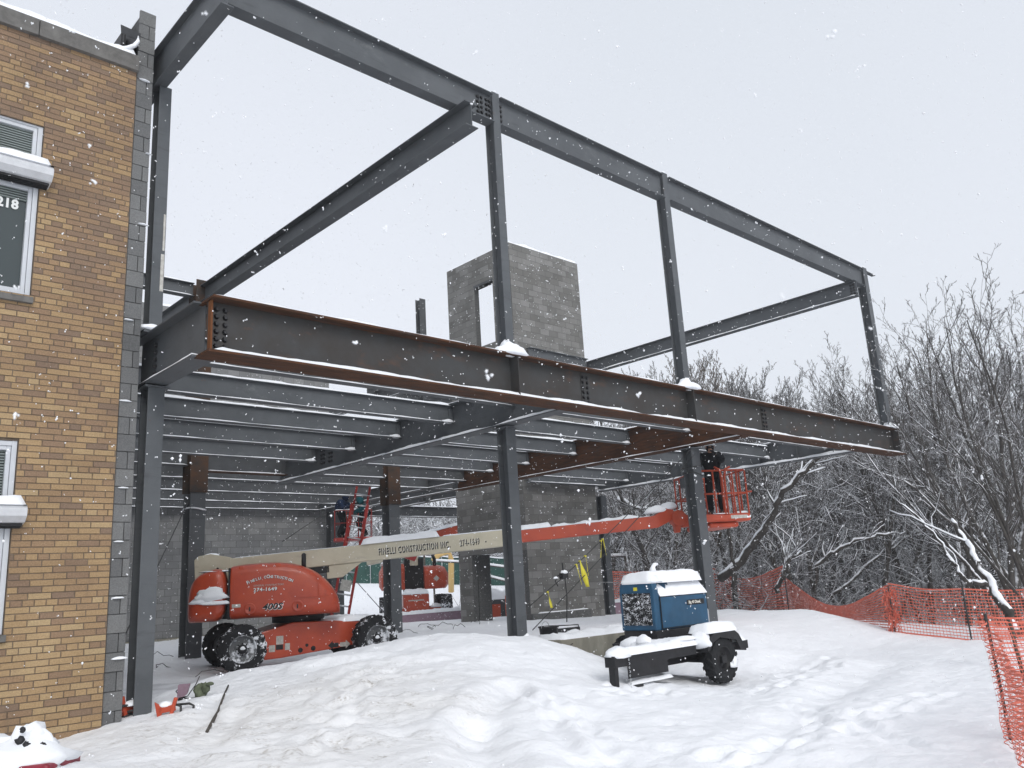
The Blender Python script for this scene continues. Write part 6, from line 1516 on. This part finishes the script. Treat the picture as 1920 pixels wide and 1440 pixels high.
def tree_meshes(br, sides=(7, 5, 3, 3, 3), thick=1.0, wood=None, tw=None, snow=0, seed=0):
    mt = MB(); mc_ = MB(); msn = MB(); rs = random.Random(seed)
    for pts, rr, lv in br:
        (mt if lv == 0 else mc_).tube(pts, [r_*thick if lv < 2 else max(r_*thick, .006*thick) for r_ in rr], sides[lv], None, 0, True, cap=False)
        if snow and lv <= 2 and lv > 0:
            # snow lying along the upper side of limbs
            k0 = rs.randint(0, 2); 
            if rs.random() < snow and len(pts) > 4:
                a = pts[k0:]; q_ = [p+Vector((0, 0, rr[k0+i]*thick*.8)) for i, p in enumerate(a)]
                flat = all(abs((a[i+1]-a[i]).normalized().z) < .9 for i in range(len(a)-1))
                if flat: msn.tube(q_, [max(.006, rr[k0+i]*thick*(.75+.5*rs.random())) for i in range(len(a))], 4, None, 0, True, cap=True)
    def mk(mb, n_, m_):
        me = bpy.data.meshes.new(n_); me.from_pydata(mb.v, [], mb.f); me.materials.append(m_); me.polygons.foreach_set('use_smooth', [True]*len(mb.f)); return me
    global LAST_H; LAST_H = float(np.percentile([v[2] for v in mc_.v], 99.7))
    return mk(mt, 'trunk', wood or M['bark']), mk(mc_, 'crown', tw or M['twig']), (mk(msn, 'limb_snow', M['shelf_snow']) if msn.v else None)
def place_tree(meshes, loc, rz, sc_, label, group, cat='tree', name='bare_tree', tilt=(0, 0)):
    t_ = thing(name, label, cat, loc, rz, group, rot=(tilt[0], tilt[1], rz)); t_.scale = (sc_, sc_, sc_)
    for me, n_ in zip(meshes, ('trunk', 'crown', 'limb_snow')):
        if me is None: continue
        o = bpy.data.objects.new(n_, me); C.objects.link(o); o.parent = t_
    return t_
# the large trees at the right
rzl = math.atan2(LAT[1], LAT[0])
GT = 'large bare trees at the right edge of the site'
big = [grow_tree(101, 11.0, 4, -.05, .44, .12, 4, .75, .22, .3), grow_tree(102, 10.5, 3, -.10, .44, .11, 4, .8, .22, .28), grow_tree(103, 10.5, 2, -.12, .50, .12, 4, .95, .22, .25), grow_tree(107, 10.0, 5, -.12, .42, .09, 4, .6, .22, .3)]
bigm = []; BH_ = []
for i, b_ in enumerate(big): bigm.append(tree_meshes(b_, (8, 6, 4, 3, 3), snow=.3, seed=i)); BH_.append(LAST_H)
for (px, d, k, ytop, rz_, lb) in ((1925, 19, 0, 475, 0.2, 'tallest bare tree at the right edge, crown reaching highest'), (1880, 22, 1, 500, 1.0, 'twin stemmed bare tree just left of the tallest one at the right edge'), (1800, 25, 2, 540, .3, 'bare tree with dark upright stem behind the upright mesh stretch'),
                                  (1990, 17.5, 3, 480, 2.0, 'many stemmed bare tree leaning in from the right edge'), (1740, 27, 1, 600, 3.6, 'bare tree behind the bunched orange mesh post'), (1860, 30, 0, 520, 4.0, 'bare tree standing deeper in the wood behind the twin stemmed one'),
                                  (1960, 24, 2, 490, 5.0, 'bare tree half cut off by the right edge, behind the tallest one')):
    p = at(px, 1150, d); zb_ = gz(p[0], p[1])-.1; top = at(px-110, ytop-25, d)[2]
    place_tree(bigm[k], (p[0], p[1], zb_), rzl+rz_*.35, (top-zb_)/BH_[k]*.97, lb, GT)
# snow laden fallen and leaning trunks in the wood edge
GL_ = 'snow laden leaning trunks at the wood edge'
def leaning(pts_px, r0, r1, label, nb=7, seed=1):
    pts = [Vector(adj(*q_)) for q_ in pts_px]; base = pts[0].copy(); rs = random.Random(seed)
    t_ = thing('leaning_tree', label, 'leaning tree', tuple(base), 0, GL_)
    P_ = [p-base for p in pts]
    # resample with wiggle
    Q = []
    for i in range(len(P_)-1):
        for k in range(5): Q.append(P_[i].lerp(P_[i+1], k/5)+Vector((rs.gauss(0, .03), rs.gauss(0, .03), rs.gauss(0, .03))))
    Q.append(P_[-1]); n_ = len(Q); rr = [r0+(r1-r0)*i/(n_-1) for i in range(n_)]
    mb = MB(); mb.tube(Q, rr, 7); mb.build('trunk', M['bark'], t_)
    ms = MB(); ms.tube([q_+Vector((0, 0, rr[i]*.55)) for i, q_ in enumerate(Q)], [r_*.68*(1+.25*rs.random()) for r_ in rr], 6)
    mc_ = MB()
    for k in range(nb):
        i = rs.randint(int(n_*.25), n_-1); d = (Q[min(i+1, n_-1)]-Q[max(0, i-1)]).normalized(); d = (d+Vector((rs.gauss(0, .5), rs.gauss(0, .5), rs.gauss(.25, .4)))).normalized()
        p = Q[i].copy(); pts = [p.copy()]; L = rs.uniform(.6, 1.7)
        for q_ in range(6): d = (d+Vector((rs.gauss(0, .2), rs.gauss(0, .2), rs.gauss(0, .15)))).normalized(); p = p+d*L/6; pts.append(p.copy())
        r_ = min(.035, rr[i]*rs.uniform(.25, .45)); mc_.tube(pts, [max(.008, r_*(1-j/8)) for j in range(7)], 5); ms.tube([q_+Vector((0, 0, r_*.8)) for q_ in pts], [max(.01, r_*(1-j/8)*1.1) for j in range(7)], 4)
    mc_.build('crown', M['twig_s'], t_); ms.build('limb_snow', M['shelf_snow'], t_)
leaning([(1352, 1085, 25), (1400, 1040, 24.6), (1438, 985, 24.2), (1470, 920, 24), (1520, 872, 23.8), (1560, 830, 23.5)], .13, .06, 'leaning trunk with snow along its back rising right of the lift basket', 12, 1)
leaning([(1525, 1110, 26), (1535, 1060, 25.8), (1565, 1030, 25.5), (1620, 1008, 25), (1668, 1000, 24.8)], .07, .04, 'low snowy limb arching to the right in the middle of the wood', 8, 2)
leaning([(1905, 1190, 12.8), (1870, 1120, 13.2), (1838, 1060, 13.6), (1812, 1015, 14), (1785, 975, 14.3)], .085, .03, 'snow plastered trunk falling left over the mesh at the right edge', 1, 33)
leaning([(1855, 1095, 15), (1820, 1092, 15), (1800, 1080, 15), (1780, 1045, 15.2), (1740, 985, 15.6), (1690, 945, 16)], .05, .02, 'curved thin snowy limb crossing below the fallen trunk at right', 2, 4)
leaning([(1160, 935, 30), (1190, 950, 29.5), (1225, 962, 29), (1262, 975, 28.5)], .08, .07, 'snowy limb above the orange boom right of the tower', 9, 5)
leaning([(1455, 1110, 24), (1470, 1075, 24), (1480, 1050, 24), (1500, 1035, 24)], .07, .06, 'short snowy snag above the sagging mesh', 12, 6)
leaning([(1375, 1100, 23), (1375, 1060, 23), (1368, 1010, 23), (1360, 950, 23)], .06, .04, 'thin trunk streaked with snow just right of the column behind the welder', 6, 7)
leaning([(1560, 1120, 27), (1640, 1050, 27), (1700, 1010, 27), (1740, 985, 27)], .06, .03, 'slender snowy trunk slanting low through the wood on the right', 8, 8)
# the wood: individual trees of a few kinds
kinds = []
for i in range(5): kinds.append(tree_meshes(grow_tree(200+i, 12.5, 1+(i % 3 == 2), rnd.uniform(-.05, .05), .46, .13, 4, .85, .42, .25), (6, 4, 3, 3, 3), thick=1.5, snow=.35, seed=i, tw=M['twig'] if i < 4 else M['bark_leaf'])); TH[i] = LAST_H
far_k = []
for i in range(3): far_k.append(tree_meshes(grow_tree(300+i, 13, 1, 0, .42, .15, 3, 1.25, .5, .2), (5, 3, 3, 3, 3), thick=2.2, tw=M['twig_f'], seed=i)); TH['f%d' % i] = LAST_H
rs = random.Random(44); k = 0
GW = 'bare trees of the wood behind the orange fence'
spots = []
for (x0, x1, n_, d0_, d1_, hs) in ((1165, 1520, 26, 46, 60, 1.5), (1200, 1960, 22, 27, 34, 1.0), (1140, 1950, 30, 34, 44, 1.12), (1080, 1980, 34, 44, 60, 1.35)):
    for i in range(n_):
        px = x0+(x1-x0)*(i+rs.uniform(.1, .9))/n_; d = rs.uniform(d0_, d1_); spots.append((px, d, hs))
def skyline(px):   # how high the wood stands in the photo
    xs_ = [1080, 1180, 1290, 1345, 1420, 1500, 1600, 1660, 1700, 1980]; ys_ = [770, 705, 650, 632, 680, 690, 665, 735, 690, 560]
    return float(np.interp(px, xs_, ys_))
for i, (px, d, hs) in enumerate(spots):
    p = at(px, 1120, d); zb_ = gz(p[0], p[1]); yt = skyline(px)+(rs.uniform(-12, 25) if hs == 1.5 else rs.uniform(-10, 75)); top = at(px, yt, d)[2]
    Hn = max(5, top-zb_); leafy = 1300 < px < 1400 and rs.random() < .55
    kk = 4 if leafy else rs.randint(0, 3)
    lab = 'brownish twiggy tree of the wood right of the second post' if leafy else ('snow dusted bare tree in the front rows of the wood' if d < 34 else 'bare grey tree in the middle rows of the wood' if d < 44 else 'bare grey tree in the back rows of the wood')
    grp = GW+(' (brown ones)' if leafy else ' (front)' if d < 34 else ' (middle)' if d < 44 else ' (back)')
    place_tree(kinds[kk], (p[0], p[1], zb_-.1), rs.uniform(0, 6.28), Hn/TH[kk], lab, grp)
# pale wood far behind the building, seen under the frame
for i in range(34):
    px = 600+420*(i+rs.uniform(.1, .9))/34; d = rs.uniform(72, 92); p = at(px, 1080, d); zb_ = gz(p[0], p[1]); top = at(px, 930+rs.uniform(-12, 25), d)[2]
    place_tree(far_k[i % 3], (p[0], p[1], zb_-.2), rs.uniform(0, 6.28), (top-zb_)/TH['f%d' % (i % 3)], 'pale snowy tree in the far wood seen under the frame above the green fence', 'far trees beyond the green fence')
# undergrowth
vs_ = []; mbu = MB(); rs = random.Random(5)
def brush(n_, x0, x1, d0_, d1_, hmax, rad, mb, hfun=None):
    for i in range(n_):
        px = rs.uniform(x0, x1); d = rs.uniform(d0_, d1_); p = at(px, 1120, d); zb_ = p[2] if hfun is None else 0
        z0 = BR_Z+rs.random()**1.5*hmax
        q_ = Vector((p[0], p[1], z0)); L = rs.uniform(.6, 2.2); dd = Vector((rs.gauss(0, .7), rs.gauss(0, .7), rs.gauss(.5, .5))).normalized(); pts = [q_.copy()]
        for s_ in range(3): dd = (dd+Vector((rs.gauss(0, .35), rs.gauss(0, .35), rs.gauss(0, .3)))).normalized(); q_ = q_+dd*L/3; pts.append(q_.copy())
        r_ = rad*rs.uniform(.5, 1.4); mb.tube(pts, [r_, r_*.85, r_*.65, r_*.4], 3, None, 0, True, cap=False)
BR_Z = -2.4
brush(12000, 1190, 2050, 25, 40, 6.5, .011, mbu)
o = mbu.build('undergrowth', M['twig_s'], None); o['kind'] = 'stuff'; o['label'] = 'dense snow dusted brush and saplings filling the edge of the wood'
mbu = MB(); brush(15000, 1130, 2050, 40, 62, 7.6, .024, mbu)
o = mbu.build('far_undergrowth', M['twig_s'], None); o['kind'] = 'stuff'; o['label'] = 'dense grey thicket filling the depth of the wood'
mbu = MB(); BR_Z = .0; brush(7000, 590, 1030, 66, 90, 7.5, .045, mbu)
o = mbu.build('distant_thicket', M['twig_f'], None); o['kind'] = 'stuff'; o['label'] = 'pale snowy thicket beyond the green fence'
# saplings right in front of the woods, and stalks by the distant lift
mb = MB()
for i in range(14):
    p = Vector(gpt(900+rs.uniform(-45, 30), 1140, rs.uniform(33, 38))); dd = Vector((rs.gauss(0, .4), rs.gauss(0, .4), 1)).normalized(); mb.tube([p, p+dd*.5, p+dd*1.0+Vector((rs.gauss(0, .1), 0, 0))], [.012, .009, .005], 4)
o = mb.build('dry_stalks', M['stick']); o['kind'] = 'stuff'; o['label'] = 'thin dry stalks standing in the snow beside the tower pier'

# ================================================================ FALLING SNOW
rs = random.Random(77); vs = []; fs = []
ico_v = [(0,0,1), (.9,0,.3), (.28,.85,.3), (-.72,.52,.3), (-.72,-.52,.3), (.28,-.85,.3), (0,0,-1)]
ico_f = [(0,1,2), (0,2,3), (0,3,4), (0,4,5), (0,5,1), (6,2,1), (6,3,2), (6,4,3), (6,5,4), (6,1,5)]
nfl = 0
while nfl < 75000:
    x = rs.uniform(-2, 34); y = rs.uniform(-6, 30); z = rs.uniform(-1.9, 13)
    dcam = FWD[0]*x+FWD[1]*y
    if math.hypot(x, y) < 1.6 or dcam < 1.2: continue
    if dcam > 24 and rs.random() < .5: continue
    s_ = rs.uniform(.0035, .0085)*(1.0+(rs.random() < .04)*.9)*(1+.02*dcam)*min(1, dcam/5); nfl += 1
    for q_ in range(rs.choice((1, 1, 1, 2, 3))):
        o_ = len(vs); c = (x+rs.gauss(0, s_*.7), y+rs.gauss(0, s_*.7), z+rs.gauss(0, s_*.7)); k_ = [s_*rs.uniform(.5, 1.1) for _ in range(3)]
        vs += [(c[0]+v[0]*k_[0], c[1]+v[1]*k_[1], c[2]+v[2]*k_[2]) for v in ico_v]; fs += [tuple(o_+i for i in f) for f in ico_f]
rs = random.Random(5)
for i in range(26):   # a few flakes close by
    p = at(rs.uniform(0, 1920), rs.uniform(0, 1000), rs.uniform(.5, 1.5)); s_ = rs.uniform(.0014, .0032)
    for q_ in range(4):
        o_ = len(vs); c = [p[k_]+rs.gauss(0, s_*.7) for k_ in range(3)]; kk_ = [s_*rs.uniform(.5, 1.1) for _ in range(3)]
        vs += [(c[0]+v[0]*kk_[0], c[1]+v[1]*kk_[1], c[2]+v[2]*kk_[2]) for v in ico_v]; fs += [tuple(o_+i_ for i_ in f) for f in ico_f]
M['flake'] = mat('snow_flake', (.9, .91, .93), .9, 0, .1)
mb = MB(); mb.add(vs, fs, None, 0, True); o = mb.build('falling_snow', M['flake']); o['kind'] = 'stuff'; o['label'] = 'snowflakes drifting through the air over the whole site'

# ================================================================ HAZE: snow filled air
hz = bpy.data.materials.new('haze_air'); hz.use_nodes = True; n = hz.node_tree.nodes; n.clear()
ho = n.new('ShaderNodeOutputMaterial'); pv = n.new('ShaderNodeVolumePrincipled'); pv.inputs['Color'].default_value = (.93, .95, .97, 1); pv.inputs['Density'].default_value = .0018; pv.inputs['Anisotropy'].default_value = .2
hz.node_tree.links.new(pv.outputs[0], ho.inputs['Volume'])
zmin = min(v[2] for v in verts); mb = MB(); mb.box(-710, 760, -710, 760, zmin-1, 16); o = mb.build('haze', hz, origin=False); o['kind'] = 'stuff'; o['label'] = 'pale snowy air over the site'

# ---------------------------------------------------------------- lift everything so that the ground lies near z = 0
for o in C.objects:
    if o.parent is None: o.location.z += ZOFF
